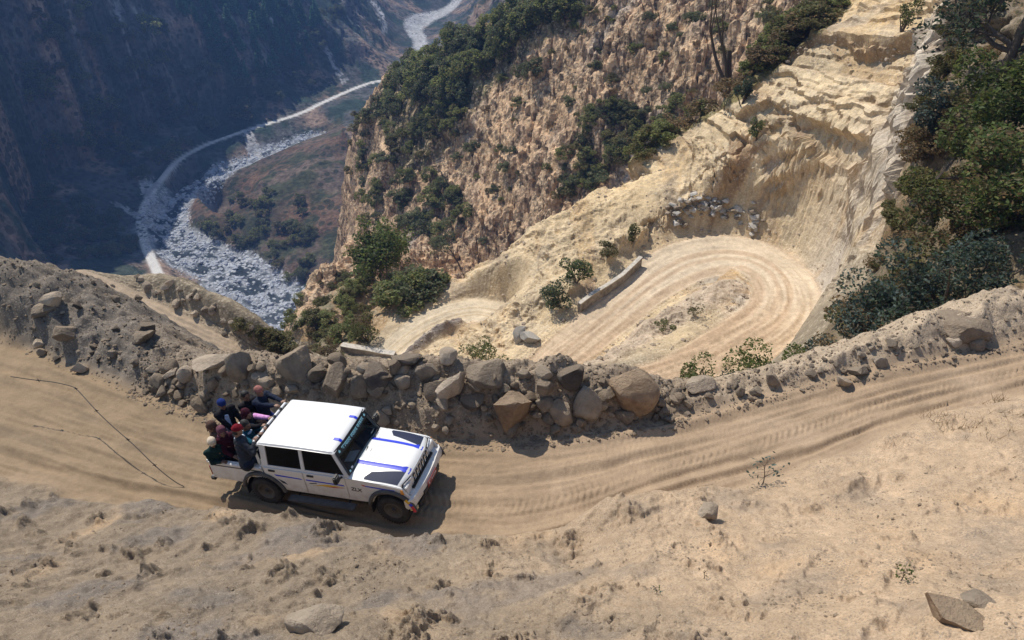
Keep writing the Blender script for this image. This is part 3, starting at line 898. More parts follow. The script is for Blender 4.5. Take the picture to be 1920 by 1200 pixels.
def drop(x, y, top=400):
    ok, loc, nrm, *_ = scene.ray_cast(DG, Vector((x, y, top)), Vector((0, 0, -1)))
    return (loc, nrm) if ok else (None, None)


def ico(sub):
    bm = bmesh.new(); bmesh.ops.create_icosphere(bm, subdivisions=sub, radius=1)
    V = np.array([v.co[:] for v in bm.verts]); Fc = np.array([[v.index for v in f.verts] for f in bm.faces])
    bm.free(); return V, Fc


ICO = {k: ico(k) for k in (1, 2, 3, 4)}


def noise3(p, f, seed):
    a = noise(p[:, 0] * f + seed * 3.1, p[:, 1] * f + p[:, 2] * f * .77, seed)
    b = noise(p[:, 1] * f - seed * 1.7, p[:, 2] * f + p[:, 0] * f * .63, seed + 5)
    return (a + b) * .5


def rock_arrays(seed, sub=3, cuts=9, rough=.06, round_=.0, dims=(1, 1, 1)):
    rs = np.random.RandomState(seed)
    V, Fc = ICO[sub]
    V = V.copy()
    for k in range(cuts):                       # broken faces
        n = rs.normal(size=3); n /= np.linalg.norm(n)
        d = rs.uniform(.38, .68) + round_ * .18
        s = V @ n
        V -= np.outer(np.maximum(s - d, 0) * (1 - round_ * .35), n)
    V *= (1 + .07 * noise3(V, 1.3, seed))[:, None]
    n0 = V / (np.linalg.norm(V, axis=1)[:, None] + 1e-9)
    V += n0 * (rough * noise3(V, 3.2, seed + 1) + rough * .5 * noise3(V, 7.5, seed + 2))[:, None]
    ext = V.max(0) - V.min(0)
    V = (V - (V.max(0) + V.min(0)) / 2) / ext * np.array(dims)
    return V, Fc


def rock_mat(name, col, col2, dust=(.34, .26, .18), dusty=.5, sc=3.0):
    m, nt, b = new_mat(name)
    N = nt.nodes; L = nt.links
    b.inputs["Roughness"].default_value = .92
    b.inputs["Specular IOR Level"].default_value = .2
    tc = N.new("ShaderNodeTexCoord"); oi = N.new("ShaderNodeObjectInfo")
    add = N.new("ShaderNodeVectorMath"); add.operation = 'ADD'
    sc_ = N.new("ShaderNodeVectorMath"); sc_.operation = 'SCALE'; sc_.inputs[3].default_value = 37.0
    cmb = N.new("ShaderNodeCombineXYZ"); L.new(oi.outputs["Random"], cmb.inputs[0]); L.new(oi.outputs["Random"], cmb.inputs[1])
    L.new(cmb.outputs[0], sc_.inputs[0]); L.new(tc.outputs["Object"], add.inputs[0]); L.new(sc_.outputs[0], add.inputs[1])
    n1 = N.new("ShaderNodeTexNoise"); n1.inputs["Scale"].default_value = sc; n1.inputs["Detail"].default_value = 7; n1.inputs["Roughness"].default_value = .65
    L.new(add.outputs[0], n1.inputs["Vector"])
    cr = N.new("ShaderNodeValToRGB")
    cr.color_ramp.elements[0].position = .34; cr.color_ramp.elements[0].color = (*col2, 1)
    cr.color_ramp.elements[1].position = .62; cr.color_ramp.elements[1].color = (*col, 1)
    L.new(n1.outputs["Fac"], cr.inputs[0])
    # every rock a little lighter or darker
    mr = N.new("ShaderNodeMapRange"); mr.inputs[3].default_value = .72; mr.inputs[4].default_value = 1.28
    L.new(oi.outputs["Random"], mr.inputs[0])
    mu = N.new("ShaderNodeMix"); mu.data_type = 'RGBA'; mu.blend_type = 'MULTIPLY'; mu.inputs[0].default_value = 1
    L.new(cr.outputs[0], mu.inputs[6]); L.new(mr.outputs[0], mu.inputs[7])
    # dust lying on the upper faces
    ge = N.new("ShaderNodeNewGeometry"); sx = N.new("ShaderNodeSeparateXYZ"); L.new(ge.outputs["Normal"], sx.inputs[0])
    n2 = N.new("ShaderNodeTexNoise"); n2.inputs["Scale"].default_value = sc * 1.7; L.new(add.outputs[0], n2.inputs["Vector"])
    ad = N.new("ShaderNodeMath"); ad.operation = 'MULTIPLY_ADD'; ad.inputs[1].default_value = .9; L.new(n2.outputs["Fac"], ad.inputs[0]); L.new(sx.outputs[2], ad.inputs[2])
    m2 = N.new("ShaderNodeMapRange"); m2.inputs[1].default_value = .75; m2.inputs[2].default_value = 1.25; m2.inputs[3].default_value = 0; m2.inputs[4].default_value = dusty
    L.new(ad.outputs[0], m2.inputs[0])
    mx = N.new("ShaderNodeMix"); mx.data_type = 'RGBA'; L.new(m2.outputs[0], mx.inputs[0]); L.new(mu.outputs[2], mx.inputs[6]); mx.inputs[7].default_value = (*dust, 1)
    L.new(mx.outputs[2], b.inputs["Base Color"])
    n3 = N.new("ShaderNodeTexNoise"); n3.inputs["Scale"].default_value = sc * 5; n3.inputs["Detail"].default_value = 6; n3.inputs["Roughness"].default_value = .7
    L.new(add.outputs[0], n3.inputs["Vector"])
    bp = N.new("ShaderNodeBump"); bp.inputs["Strength"].default_value = .9; bp.inputs["Distance"].default_value = .09
    L.new(n3.outputs["Fac"], bp.inputs["Height"]); L.new(bp.outputs[0], b.inputs["Normal"])
    return m


R_BROWN = rock_mat("brown_stone", (.36, .285, .21), (.20, .16, .125))
R_GREY = rock_mat("grey_stone", (.33, .275, .215), (.17, .145, .12))
R_PALE = rock_mat("pale_stone", (.56, .47, .37), (.38, .31, .24))
R_DARK = rock_mat("dark_stone", (.17, .145, .125), (.09, .08, .075))
R_WHITE = rock_mat("quarried_stone", (.55, .52, .48), (.36, .35, .33), dust=(.68, .6, .48), dusty=.3)
R_RUST = rock_mat("rusty_stone", (.36, .26, .17), (.20, .13, .085))

# u, v, width, height (pixels of the photograph), depth factor, roundness, tilt, material, label, name
BOULDERS = [
    (954, 782, 72, 96, .9, .1, 12, R_RUST, "tall angular boulder with a slanted top, foremost at the road edge", 'boulder'),
    (1100, 756, 54, 68, .9, .8, 5, R_PALE, "rounded upright tan boulder left of the largest brown boulder", 'boulder'),
    (1185, 735, 94, 84, 1.0, .5, -8, R_RUST, "largest brown boulder at the right end of the rock bank", 'boulder'),
    (848, 724, 46, 72, .7, .0, 38, R_PALE, "pale slab-like boulder leaning steeply behind the bonnet", 'boulder'),
    (816, 733, 40, 48, .8, .1, 0, R_BROWN, "blunt boulder touching the left side of the leaning pale slab", 'boulder'),
    (912, 702, 76, 48, .8, .3, 4, R_GREY, "broad low grey boulder above the tall angular one", 'boulder'),
    (1068, 706, 50, 48, .9, .6, 0, R_DARK, "dark pitted boulder on the bank crest above the rounded tan one", 'boulder'),
    (1047, 772, 56, 44, .7, .3, 0, R_BROWN, "half-buried flat boulder between the tall and the rounded boulder", 'boulder'),
    (883, 754, 58, 30, .8, .3, -10, R_DARK, "long dark rock under the pale leaning slab", 'rock'),
    (455, 687, 46, 58, .8, .3, 0, R_GREY, "upright grey boulder beside the flat pale slab", 'boulder'),
    (405, 681, 74, 20, .8, .1, 4, R_PALE, "long flat pale slab lying on the bank left of the grey boulder", 'rock'),
    (557, 687, 66, 56, .9, .3, -6, R_BROWN, "big pale-topped boulder on the bank crest behind the cab roof", 'boulder'),
    (493, 706, 36, 22, .8, .6, 14, R_PALE, "smooth cream cobble under the upright grey boulder", 'rock'),
    (633, 712, 50, 58, .8, .1, 0, R_BROWN, "block-shaped boulder above the middle of the cab roof", 'boulder'),
    (598, 702, 44, 34, .8, .2, 10, R_GREY, "wedge-shaped rock between the pale-topped and the block boulder", 'rock'),
    (680, 722, 40, 54, .8, .1, 12, R_GREY, "pointed dark grey rock right of the block-shaped boulder", 'rock'),
    (709, 704, 50, 46, .9, .4, 0, R_DARK, "hollow-looking dark boulder with a pale top left corner", 'boulder'),
    (755, 695, 34, 20, .8, .8, 0, R_PALE, "upper of two smooth cream stones stacked on the bank", 'rock'),
    (756, 717, 30, 26, .8, .8, 0, R_PALE, "lower of two smooth cream stones stacked on the bank", 'rock'),
    (765, 680, 58, 26, .8, .1, -3, R_DARK, "flat dark capstone above the two cream stones", 'rock'),
    (806, 700, 42, 50, .8, .0, -18, R_GREY, "angular grey rock right of the two cream stones", 'rock'),
    (717, 787, 36, 32, .9, .7, 0, R_BROWN, "round brown boulder just beyond the windscreen", 'boulder'),
    (378, 762, 28, 30, .9, .4, 0, R_BROWN, "square-cut stone at the road edge left of the passengers", 'rock'),
    (321, 689, 30, 25, .9, .7, 0, R_BROWN, "rounded stone left of the flat pale slab", 'rock'),
    (350, 702, 28, 26, .9, .5, 0, R_PALE, "stone with a ring-shaped face below the flat pale slab", 'rock'),
    (102, 565, 36, 22, .9, .2, 0, R_PALE, "pale flat-topped rock near the crest of the left spoil mound", 'rock'),
    (86, 583, 40, 20, .9, .4, -10, R_GREY, "grey rock below the pale flat-topped one on the left mound", 'rock'),
    (128, 628, 40, 22, .8, .0, 16, R_BROWN, "two-pointed shard lying on the face of the left mound", 'rock'),
    (276, 621, 38, 26, .8, .0, -24, R_DARK, "dark slate slab at the right end of the left mound", 'rock'),
    (270, 637, 46, 24, .8, .1, -20, R_GREY, "flat grey slab under the dark slate slab on the left mound", 'rock'),
    (77, 646, 18, 15, .9, .2, 0, R_PALE, "small pale block at the foot of the left mound", 'rock'),
    (80, 661, 13, 13, .9, .6, 0, R_BROWN, "knob-like stone on the road edge below the left mound", 'rock'),
    (152, 692, 24, 18, .9, .2, -20, R_PALE, "split pale stone at the road edge below the left mound", 'rock'),
    (292, 694, 26, 20, .9, .2, 10, R_PALE, "hooked pale stone at the left start of the boulder bank", 'rock'),
    (1312, 724, 54, 22, .9, .1, 3, R_PALE, "wide flat slab with a dark underside right of the boulder bank", 'rock'),
    (1447, 712, 28, 22, .9, .4, 0, R_BROWN, "stubby stone on the right verge below the green bushes", 'rock'),
    (1604, 698, 38, 16, .9, .1, -8, R_GREY, "dark-edged flake on the right verge", 'rock'),
    (1579, 719, 30, 18, .9, .1, 12, R_PALE, "pale tilted plate near the road on the right verge", 'rock'),
    (1650, 679, 24, 17, .9, .1, 0, R_PALE, "whitish angular stone on the right verge", 'rock'),
    (1785, 641, 24, 17, .9, .3, 0, R_PALE, "whitish stone left of the round one near the right edge", 'rock'),
    (1829, 647, 24, 20, .9, .9, 0, R_BROWN, "round brown stone by the road near the right edge", 'rock'),
    (1796, 606, 96, 36, .9, .6, -10, R_BROWN, "broad smooth outcrop at the top of the right verge", 'boulder'),
    (1790, 1150, 104, 34, .7, .1, -4, R_RUST, "dark-sided slab jutting from the bank in the bottom right corner", 'boulder'),
    (1832, 1126, 50, 20, .8, .3, 0, R_GREY, "grey crumbling stone lying on the slab in the bottom right corner", 'rock'),
    (598, 1165, 104, 40, .8, .3, 6, R_PALE, "pale ledge of rock showing through the soil at the bottom", 'rock'),
    (1325, 962, 34, 24, .9, .4, 0, R_PALE, "lone pale stone capping a soil ridge on the near slope", 'rock'),
    (972, 625, 24, 40, .8, .0, 24, R_WHITE, "upright white slab left of the lower bend", 'rock'),
    (994, 637, 40, 20, .8, .0, 18, R_WHITE, "flat white slab left of the lower bend", 'rock'),
]


def place_rock(u, v, w, h, df, rd, tilt, mat, label, name, seed, sink=.18):
    if v > 1100: sink = .62
    if 1700 < u < 1850 and v < 620: sink = .62
    p, n = cast(u, min(v + h * .42, 1215))
    if p is None: return None
    dist = (p - CAM_POS).length
    W = w / FPX * dist; Hh = h / FPX * dist * 1.12
    Dp = W * df
    V, Fc = rock_arrays(seed, 4 if w > 30 else 3, 15 if rd < .5 else 9, .04, rd, (W, Dp, Hh))
    me = np_mesh(name, V, Fc, True)
    me.set_sharp_from_angle(angle=math.radians(24))
    o = link_mesh(name, me, mat)
    az = math.atan2(p.x, p.y)
    o.rotation_euler = (math.radians(-12), math.radians(tilt), -az)
    o.location = p + Vector((0, 0, Hh * (.5 - sink))) + Vector((p.x, p.y, 0)).normalized() * Dp * .25
    tag(o, label, 'boulder' if name == 'boulder' else 'rock')
    return o


for i, bdef in enumerate(BOULDERS):
    place_rock(*bdef, seed=300 + i)


# ---- smaller stones: a dozen shapes, copied
def stone_protos(kind, n, sub=2, dims=None):
    out = []
    for i in range(n):
        rs = np.random.RandomState(900 + i + len(kind))
        dm = (1, rs.uniform(.65, 1), rs.uniform(.45, .85)) if dims is None else dims(rs)
        V, Fc = rock_arrays(700 + i, 3, 13, .04, rs.uniform(0, .45), dm)
        me = np_mesh(kind, V, Fc, True); me.set_sharp_from_angle(angle=math.radians(24))
        out.append(me)
    return out


def scatter_stones(name, meshes, mats, pts, label, cat, group, rs):
    for (p, s) in pts:
        me = meshes[rs.randint(len(meshes))]
        mt = mats[rs.randint(len(mats))]
        o = bpy.data.objects.new(name, me)
        COL.objects.link(o)
        if len(me.materials) == 0: me.materials.append(mt)
        o.material_slots[0].link = 'OBJECT'; o.material_slots[0].material = mt
        o.scale = (s, s, s)
        o.rotation_euler = (rs.uniform(-.5, .5), rs.uniform(-.5, .5), rs.uniform(0, 6.28))
        o.location = p + Vector((0, 0, s * rs.uniform(.12, .4)))
        tag(o, label, cat, group)


rs = np.random.RandomState(11)
stoneM = stone_protos("stone", 12)
# in the boulder bank: spots traced on its face
pts = []
while len(pts) < 190:
    u = rs.uniform(270, 1290)
    top = np.interp(u, [270, 500, 850, 1040, 1150, 1290], [700, 690, 672, 690, 715, 730]); bot = np.interp(u, [270, 380, 830, 950, 1100, 1290], [735, 775, 825, 830, 805, 790])
    v = top + (bot - top) * rs.beta(1.3, 1.2)
    if 400 < u < 700 and v > 752: continue
    p, n = cast(u, v)
    if p is None or p.length > 28: continue
    pts.append((p, rs.choice([.15, .20, .27, .35, .46], p=[.22, .3, .25, .15, .08])))
scatter_stones("stone", stoneM, [R_BROWN, R_GREY, R_PALE, R_BROWN], pts, "small angular stone packed among the boulders of the roadside bank", "stone", "stones in the boulder bank beside the road", rs)
# heap of quarried stone above the bend
pts = []
while len(pts) < 95:
    t = rs.rand(); u = 1265 + 150 * t + rs.normal() * 10; v = np.interp(t, [0, .35, 1], [405, 385, 420]) + rs.normal() * 13
    p, n = cast(u, v)
    if p is None or not 55 < p.length < 90: continue
    pts.append((p + Vector((0, 0, max(0, rs.normal()) * .2)), rs.uniform(.5, 1.15)))
slabM = stone_protos("quarry_stone", 8, 2, lambda r_: (1, r_.uniform(.5, .8), r_.uniform(.25, .5)))
scatter_stones("quarry_stone", slabM, [R_WHITE, R_WHITE, R_GREY], pts, "pale grey broken stone in the heap above the lower hairpin bend", "stone", "stones of the heap above the hairpin bend", rs)
# right verge
pts = []
while len(pts) < 48:
    u = rs.uniform(1240, 1880)
    bot = np.interp(u, [1240, 1400, 1600, 1860], [800, 755, 700, 655]); top = np.interp(u, [1240, 1330, 1560, 1760, 1860], [735, 718, 660, 605, 575])
    p, n = cast(u, rs.uniform(top, bot))
    if p is None or p.length > 30: continue
    pts.append((p, rs.choice([.10, .15, .2, .28], p=[.35, .35, .2, .1])))
scatter_stones("stone", stoneM, [R_PALE, R_PALE, R_BROWN, R_GREY], pts, "small pale stone lying loose on the right verge of the upper road", "stone", "loose stones on the right verge", rs)
# left mound and the verge of the lower left road
pts = []
while len(pts) < 26:
    p, n = cast(rs.uniform(60, 300), rs.uniform(530, 690))
    if p is None or p.length > 36: continue
    pts.append((p, rs.choice([.14, .2, .3], p=[.4, .4, .2])))
scatter_stones("stone", stoneM, [R_GREY, R_DARK, R_PALE], pts, "small grey stone stuck in the left spoil mound", "stone", "stones in the left spoil mound", rs)
pts = []
while len(pts) < 34:
    t = rs.rand(); u = np.interp(t, [0, .3, .6, 1], [215, 330, 430, 520]) + rs.normal() * 9; v = np.interp(t, [0, .3, .6, 1], [535, 548, 606, 655]) + rs.normal() * 8
    p, n = cast(u, v)
    if p is None or not 38 < p.length < 80: continue
    pts.append((p, rs.uniform(.3, .85)))
scatter_stones("stone", stoneM, [R_PALE, R_PALE, R_GREY], pts, "pale stone along the outer verge of the lower road on the left", "stone", "stones along the lower left road", rs)


# ---- gravel and clods nobody could count: one object each
def gravel(name, pts, sizes, mat, sub=1, label=None, nvar=8):
    shapes = [rock_arrays(1200 + i, sub, 6, .05, .2, (1, .8, .6)) for i in range(nvar)]
    r2 = np.random.RandomState(5)
    Vs, Fs, off = [], [], 0
    for p, s in zip(pts, sizes):
        V, Fc = shapes[r2.randint(nvar)]
        a = r2.rand() * 6.28; ca_, sa_ = math.cos(a), math.sin(a)
        R_ = np.array([[ca_, -sa_, 0], [sa_, ca_, 0], [0, 0, 1]])
        Vs.append(V @ R_.T * s + p); Fs.append(Fc + off); off += len(V)
    me = np_mesh(name, np.concatenate(Vs), np.concatenate(Fs), False)
    o = link_mesh(name, me, mat)
    tag(o, label, "gravel", kind="stuff")
    return o


def ground_pts(n, fx, seed):
    """n points (x, y) from fx(rs, n) set on the ground"""
    r2 = np.random.RandomState(seed)
    x, y = fx(r2, n)
    z = terrain(x, y)
    return np.stack([x, y, z], 1)


def along_road(lo, hi, xa, xb, outer=True):
    def f(r2, n):
        x = r2.uniform(xa, xb, n)
        E = _oe if outer else _ie
        y = np.interp(x, *E)
        s = (lo + (hi - lo) * r2.beta(1.0, 1.5, n))
        return x, y + (s if outer else -s)
    return f


g = np.concatenate([ground_pts(5200, along_road(-.25, 2.2, -10.5, 4.0), 1), ground_pts(2600, along_road(-.2, 3.2, 3.5, 14.5), 2), ground_pts(1500, along_road(-.1, 4.5, -17, -9), 3)])
r2 = np.random.RandomState(3)
gravel("gravel", g, r2.choice([.03, .05, .08, .13], len(g), p=[.40, .33, .19, .08]), R_BROWN, 1, "loose gravel and broken stone over the road bank and verges")


def bankxy(r2, n):
    a = r2.uniform(-.85, .85, n); r_ = r2.uniform(4.2, 13, n)
    x = r_ * np.sin(a); y = r_ * np.cos(a)
    cl = fbm(x, y, 1.4, 3, 301) > .12
    ok = (np.interp(x, *_ie) - y > -.3) & cl
    return x[ok], y[ok]


g = ground_pts(15000, bankxy, 4)
r2 = np.random.RandomState(8)
R_SOILCLOD = rock_mat("soil_clod", (.37, .285, .205), (.24, .19, .145), dust=(.42, .32, .22))
gravel("gravel", g, r2.choice([.014, .026, .042, .07], len(g), p=[.42, .35, .18, .05]), R_SOILCLOD, 1, "crumbs of dry earth and grit on the near slope")


def palexy(r2, n):
    a = r2.uniform(-.16, .50, n); r_ = r2.uniform(44, 92, n)
    x = r_ * np.sin(a); y = r_ * np.cos(a)
    rib = np.minimum(RIB1.coords(x, y)[1], RIB2.coords(x, y)[1])
    ok = (rib > .2) & ((fbm(x, y, 6, 3, 305) > 0) | (rib < 1.2))
    return x[ok], y[ok]


g = ground_pts(5200, palexy, 5)
r2 = np.random.RandomState(9)
gravel("gravel", g, r2.choice([.1, .17, .28, .5], len(g), p=[.42, .35, .17, .06]), R_PALE, 1, "loose pale rubble on the cut slopes round the lower bends")


def rivxy(r2, n):
    i = r2.randint(0, len(RIBR.c), n); l = r2.uniform(-1.0, 1.0, n)
    q = RIBR.c[i, :2] + RIBR.n[i] * (l * RIBR.h[i])[:, None] + r2.normal(size=(n, 2)) * 2
    ok = fbm(q[:, 0], q[:, 1], 11, 4, 287) < .05
    return q[ok, 0], q[ok, 1]


g = ground_pts(6500, rivxy, 6)
r2 = np.random.RandomState(10)
R_RIVER = rock_mat("river_stone", (.46, .49, .54), (.20, .22, .26), dust=(.52, .55, .60), dusty=.5, sc=.4)
gravel("river_boulders", g, r2.choice([.8, 1.4, 2.2, 3.6], len(g), p=[.38, .36, .19, .07]), R_RIVER, 2, "white boulders filling the river bed far below")
# ================================================================== PLANTS
def leaf_mat(name, trans=.25, rough=.55):
    m = bpy.data.materials.new(name); m.use_nodes = True
    nt = m.node_tree; N = nt.nodes; L = nt.links
    b = N["Principled BSDF"]
    at = N.new("ShaderNodeAttribute"); at.attribute_name = "Col"
    oi = N.new("ShaderNodeObjectInfo")
    mr = N.new("ShaderNodeMapRange"); mr.inputs[3].default_value = .75; mr.inputs[4].default_value = 1.25
    L.new(oi.outputs["Random"], mr.inputs[0])
    mu = N.new("ShaderNodeMix"); mu.data_type = 'RGBA'; mu.blend_type = 'MULTIPLY'; mu.inputs[0].default_value = 1
    L.new(at.outputs["Color"], mu.inputs[6]); L.new(mr.outputs[0], mu.inputs[7])
    L.new(mu.outputs[2], b.inputs["Base Color"])
    b.inputs["Roughness"].default_value = rough; b.inputs["Specular IOR Level"].default_value = .25
    tr = N.new("ShaderNodeBsdfTranslucent"); L.new(mu.outputs[2], tr.inputs["Color"])
    ms = N.new("ShaderNodeMixShader"); ms.inputs[0].default_value = trans
    L.new(b.outputs[0], ms.inputs[1]); L.new(tr.outputs[0], ms.inputs[2])
    L.new(ms.outputs[0], N["Material Output"].inputs[0])
    return m


LEAF = leaf_mat("leaves", .5)
BARK = plain("bark", (.10, .075, .055), .9, noise_amt=.35, scale=14, bump=.02)
BARK_PALE = plain("pale_bark", (.20, .165, .135), .9, noise_amt=.35, scale=14, bump=.02)


def leaves(rs, centers, size, cols, up=.35, droop=0.0, aspect=.5):
    """one diamond-shaped, slightly folded leaf per centre"""
    n = len(centers)
    d = rs.normal(size=(n, 3)); d[:, 2] = d[:, 2] * .6 - droop
    d /= np.linalg.norm(d, axis=1)[:, None]
    nn = rs.normal(size=(n, 3)) + np.array([0, 0, up * 3]); nn -= (nn * d).sum(1)[:, None] * d
    nn /= np.linalg.norm(nn, axis=1)[:, None]
    s = np.cross(d, nn)
    L_ = (size * rs.uniform(.6, 1.35, n))[:, None]
    W = L_ * aspect
    b = centers - d * L_ * .5; t = centers + d * L_ * .5
    l = centers + s * W * .5 - d * L_ * .08 + nn * W * .12; r_ = centers - s * W * .5 - d * L_ * .08 + nn * W * .12
    V = np.stack([b, r_, t, l], 1).reshape(-1, 3)
    Fq = np.arange(n * 4).reshape(n, 4)
    C = np.asarray(cols)[rs.randint(len(cols), size=n)] * rs.uniform(.7, 1.3, (n, 1))
    return V, Fq, np.repeat(C, 4, 0)


def blob_points(rs, n, lumps, shell=.55):
    """points gathered in uneven lumps: lumps = [(centre, radii)]"""
    k = rs.randint(len(lumps), size=n)
    c0 = np.array([l[0] for l in lumps])[k]; r0 = np.array([np.broadcast_to(l[1], 3) for l in lumps])[k]
    d = rs.normal(size=(n, 3)); d /= np.linalg.norm(d, axis=1)[:, None]
    rad = shell + (1 - shell) * rs.rand(n) ** .5
    rad *= 1 + .18 * noise3(d, 2.2, 7)
    return c0 + d * rad[:, None] * r0


def tube_arrays(path, radii, seg=6):
    path = np.array(path, float); n = len(path)
    t = np.gradient(path, axis=0); t /= np.linalg.norm(t, axis=1)[:, None] + 1e-9
    ref = np.array([0, 0, 1.0]) if abs(t[0, 2]) < .9 else np.array([1.0, 0, 0])
    V = []
    for i in range(n):
        a = np.cross(t[i], ref); a /= np.linalg.norm(a) + 1e-9; b = np.cross(t[i], a)
        for k in range(seg):
            th = 2 * math.pi * k / seg
            V.append(path[i] + radii[i] * (math.cos(th) * a + math.sin(th) * b))
    Fq = []
    for i in range(n - 1):
        for k in range(seg):
            k2 = (k + 1) % seg
            Fq.append([i * seg + k, i * seg + k2, (i + 1) * seg + k2, (i + 1) * seg + k])
    return np.array(V), np.array(Fq)


def merge(parts):
    Vs, Fs, off = [], [], 0
    for V, Fq in parts:
        Vs.append(V); Fs.append(Fq + off); off += len(V)
    return np.concatenate(Vs), np.concatenate(Fs)


def grow(rs, base, direc, length, rad, depth, out, tips, spread=.6, kids=(2, 4), gravity=.1, wiggle=.18):
    n = 5
    p = np.array(base, float); d = np.array(direc, float); d /= np.linalg.norm(d)
    path = [p.copy()]
    for i in range(n):
        d = d + rs.normal(size=3) * wiggle + np.array([0, 0, gravity]); d /= np.linalg.norm(d)
        p = p + d * length / n; path.append(p.copy())
    rr = np.linspace(rad, rad * .55, n + 1)
    out.append(tube_arrays(path, rr, 6 if rad > .03 else 4))
    if depth == 0:
        tips.append(p.copy()); return
    for k in range(rs.randint(*kids) + 1):
        i = rs.randint(2, n + 1)
        dd = d + rs.normal(size=3) * spread
        grow(rs, path[i], dd, length * rs.uniform(.55, .8), rr[i] * .65, depth - 1, out, tips, spread, kids, gravity, wiggle)
    tips.append(p.copy())


GREEN = [(.10, .145, .045), (.135, .18, .05), (.08, .115, .04), (.175, .20, .06), (.14, .125, .055)]
DKGREEN = [(.055, .085, .048), (.07, .10, .055), (.045, .068, .042), (.085, .085, .05)]
BLUEGREEN = [(.085, .12, .10), (.07, .105, .085), (.125, .16, .14), (.055, .08, .065), (.11, .09, .06)]
OLIVE = [(.15, .155, .055), (.19, .17, .07), (.11, .125, .045), (.22, .165, .075)]
DRY = [(.22, .15, .075), (.17, .12, .06), (.12, .10, .05), (.26, .18, .09)]
YELLOWG = [(.12, .14, .03), (.08, .11, .03), (.16, .15, .04)]


def foliage_mesh(name, seed, n, lumps, size, cols, **k):
    rs_ = np.random.RandomState(seed)
    V, Fq, C = leaves(rs_, blob_points(rs_, n, lumps), size, cols, **k)
    me = np_mesh(name, V, Fq, False); vcol(me, C); me.materials.append(LEAF)
    return me


def rand_lumps(rs_, n, w, h, r):
    out = []
    for i in range(n):
        a = rs_.rand() * 6.28; q = w * math.sqrt(rs_.rand())
        zz = h * rs_.uniform(.25, .8) * (1 - .45 * (q / w) ** 2)
        rr = r * rs_.uniform(.6, 1.25)
        out.append(((q * math.cos(a), q * math.sin(a), zz), (rr, rr, rr * .8)))
    return out


# ---- distant shrubs, one metre tall unit meshes, copied
def far_shrub(seed, cols, n=1900, size=.068):
    rs_ = np.random.RandomState(seed)
    return foliage_mesh("shrub", seed, n, rand_lumps(rs_, 17, .50, 1.0, .17), size, cols, aspect=.75)


FAR_D = [(.15, .18, .085), (.175, .20, .095), (.12, .15, .075), (.21, .18, .10)]
FAR_G = [(.20, .235, .08), (.24, .265, .085), (.165, .195, .07), (.28, .24, .10)]
SHRUB_D = [far_shrub(400 + i, FAR_D) for i in range(3)]
SHRUB_G = [far_shrub(410 + i, FAR_G) for i in range(3)]
SHRUB_O = [far_shrub(420 + i, OLIVE) for i in range(3)]
SHRUB_Y = [far_shrub(430 + i, DRY, 1300) for i in range(2)]


def conifer(seed):
    rs_ = np.random.RandomState(seed); cs, n = [], 0
    for i in range(16):
        zz = .12 + .88 * i / 16; rr = .24 * (1 - zz) + .02
        m = int(70 * (1 - zz) + 12)
        a = rs_.rand(m) * 6.28; q = rr * np.sqrt(rs_.rand(m)) * (1 + .25 * np.sin(a * 3 + i))
        cs.append(np.stack([q * np.cos(a), q * np.sin(a), zz - q * .45 + rs_.normal(size=m) * .012], 1))
    V, Fq, C = leaves(rs_, np.concatenate(cs), .085, [(.09, .22, .12), (.12, .26, .13), (.07, .17, .10)], aspect=.6, droop=.3)
    Vt, Ft = tube_arrays([(0, 0, 0), (0, 0, .5), (0, 0, .97)], [.018, .012, .003], 5)
    me = np_mesh("conifer", np.concatenate([V, Vt]), np.concatenate([Fq, Ft + len(V)]), False)
    vcol(me, np.concatenate([C, np.tile((.06, .045, .035), (len(Vt), 1))])); me.materials.append(LEAF)
    return me


CONIF = [conifer(440 + i) for i in range(3)]


def put(name, me, p, h, rz, label, cat, group, wide=1.0, sink=.08):
    o = bpy.data.objects.new(name, me); COL.objects.link(o)
    o.location = p - Vector((0, 0, h * sink)); o.scale = (h * wide, h * wide, h); o.rotation_euler = (0, 0, rz)
    tag(o, label, cat, group)
    return o


def in_region(rs_, poly):
    us = [p[0] for p in poly]; vs = [p[1] for p in poly]
    while True:
        u, v = rs_.uniform(min(us), max(us)), rs_.uniform(min(vs), max(vs))
        if in_poly(np.array([u]), np.array([v]), poly)[0]: return u, v


def sow(name, meshes, n, poly, hts, rlim, label, cat, group, seed, wide=(.9, 1.5)):
    rs_ = np.random.RandomState(seed); k = 0; tries = 0
    while k < n and tries < n * 8:
        tries += 1
        u, v = in_region(rs_, poly)
        p, nn = cast(u, v)
        if p is None or not rlim[0] < (p - CAM_POS).length < rlim[1]: continue
        put(name, meshes[rs_.randint(len(meshes))], p, rs_.uniform(*hts), rs_.uniform(0, 6.28), label, cat, group, rs_.uniform(*wide)); k += 1


FOREST = [(735, 165), (760, 130), (830, 75), (900, 55), (960, 25), (1070, -30), (1062, 40), (1010, 40), (960, 90), (910, 170), (860, 200), (800, 190), (740, 230), (700, 215)]
sow("tree", SHRUB_D + SHRUB_G, 120, FOREST, (5, 9), (150, 330), "dark broadleaf tree in the wood along the ridge of the tan hill", "tree", "trees of the wood on the ridge", 21, (.8, 1.1))
sow("shrub", SHRUB_D + SHRUB_G + SHRUB_O, 42, [(700, 215), (770, 240), (830, 200), (870, 210), (800, 300), (740, 290), (720, 250)], (2.5, 5), (150, 330), "green shrub on the left flank of the tan hill below the wood", "shrub", "shrubs on the left flank of the tan hill", 22)
sow("shrub", SHRUB_D + SHRUB_G, 34, [(735, 330), (850, 330), (880, 420), (830, 470), (760, 440)], (2.5, 5.5), (120, 260), "dark shrub in the thicket at the foot of the tan hill", "shrub", "shrubs at the foot of the tan hill", 23)
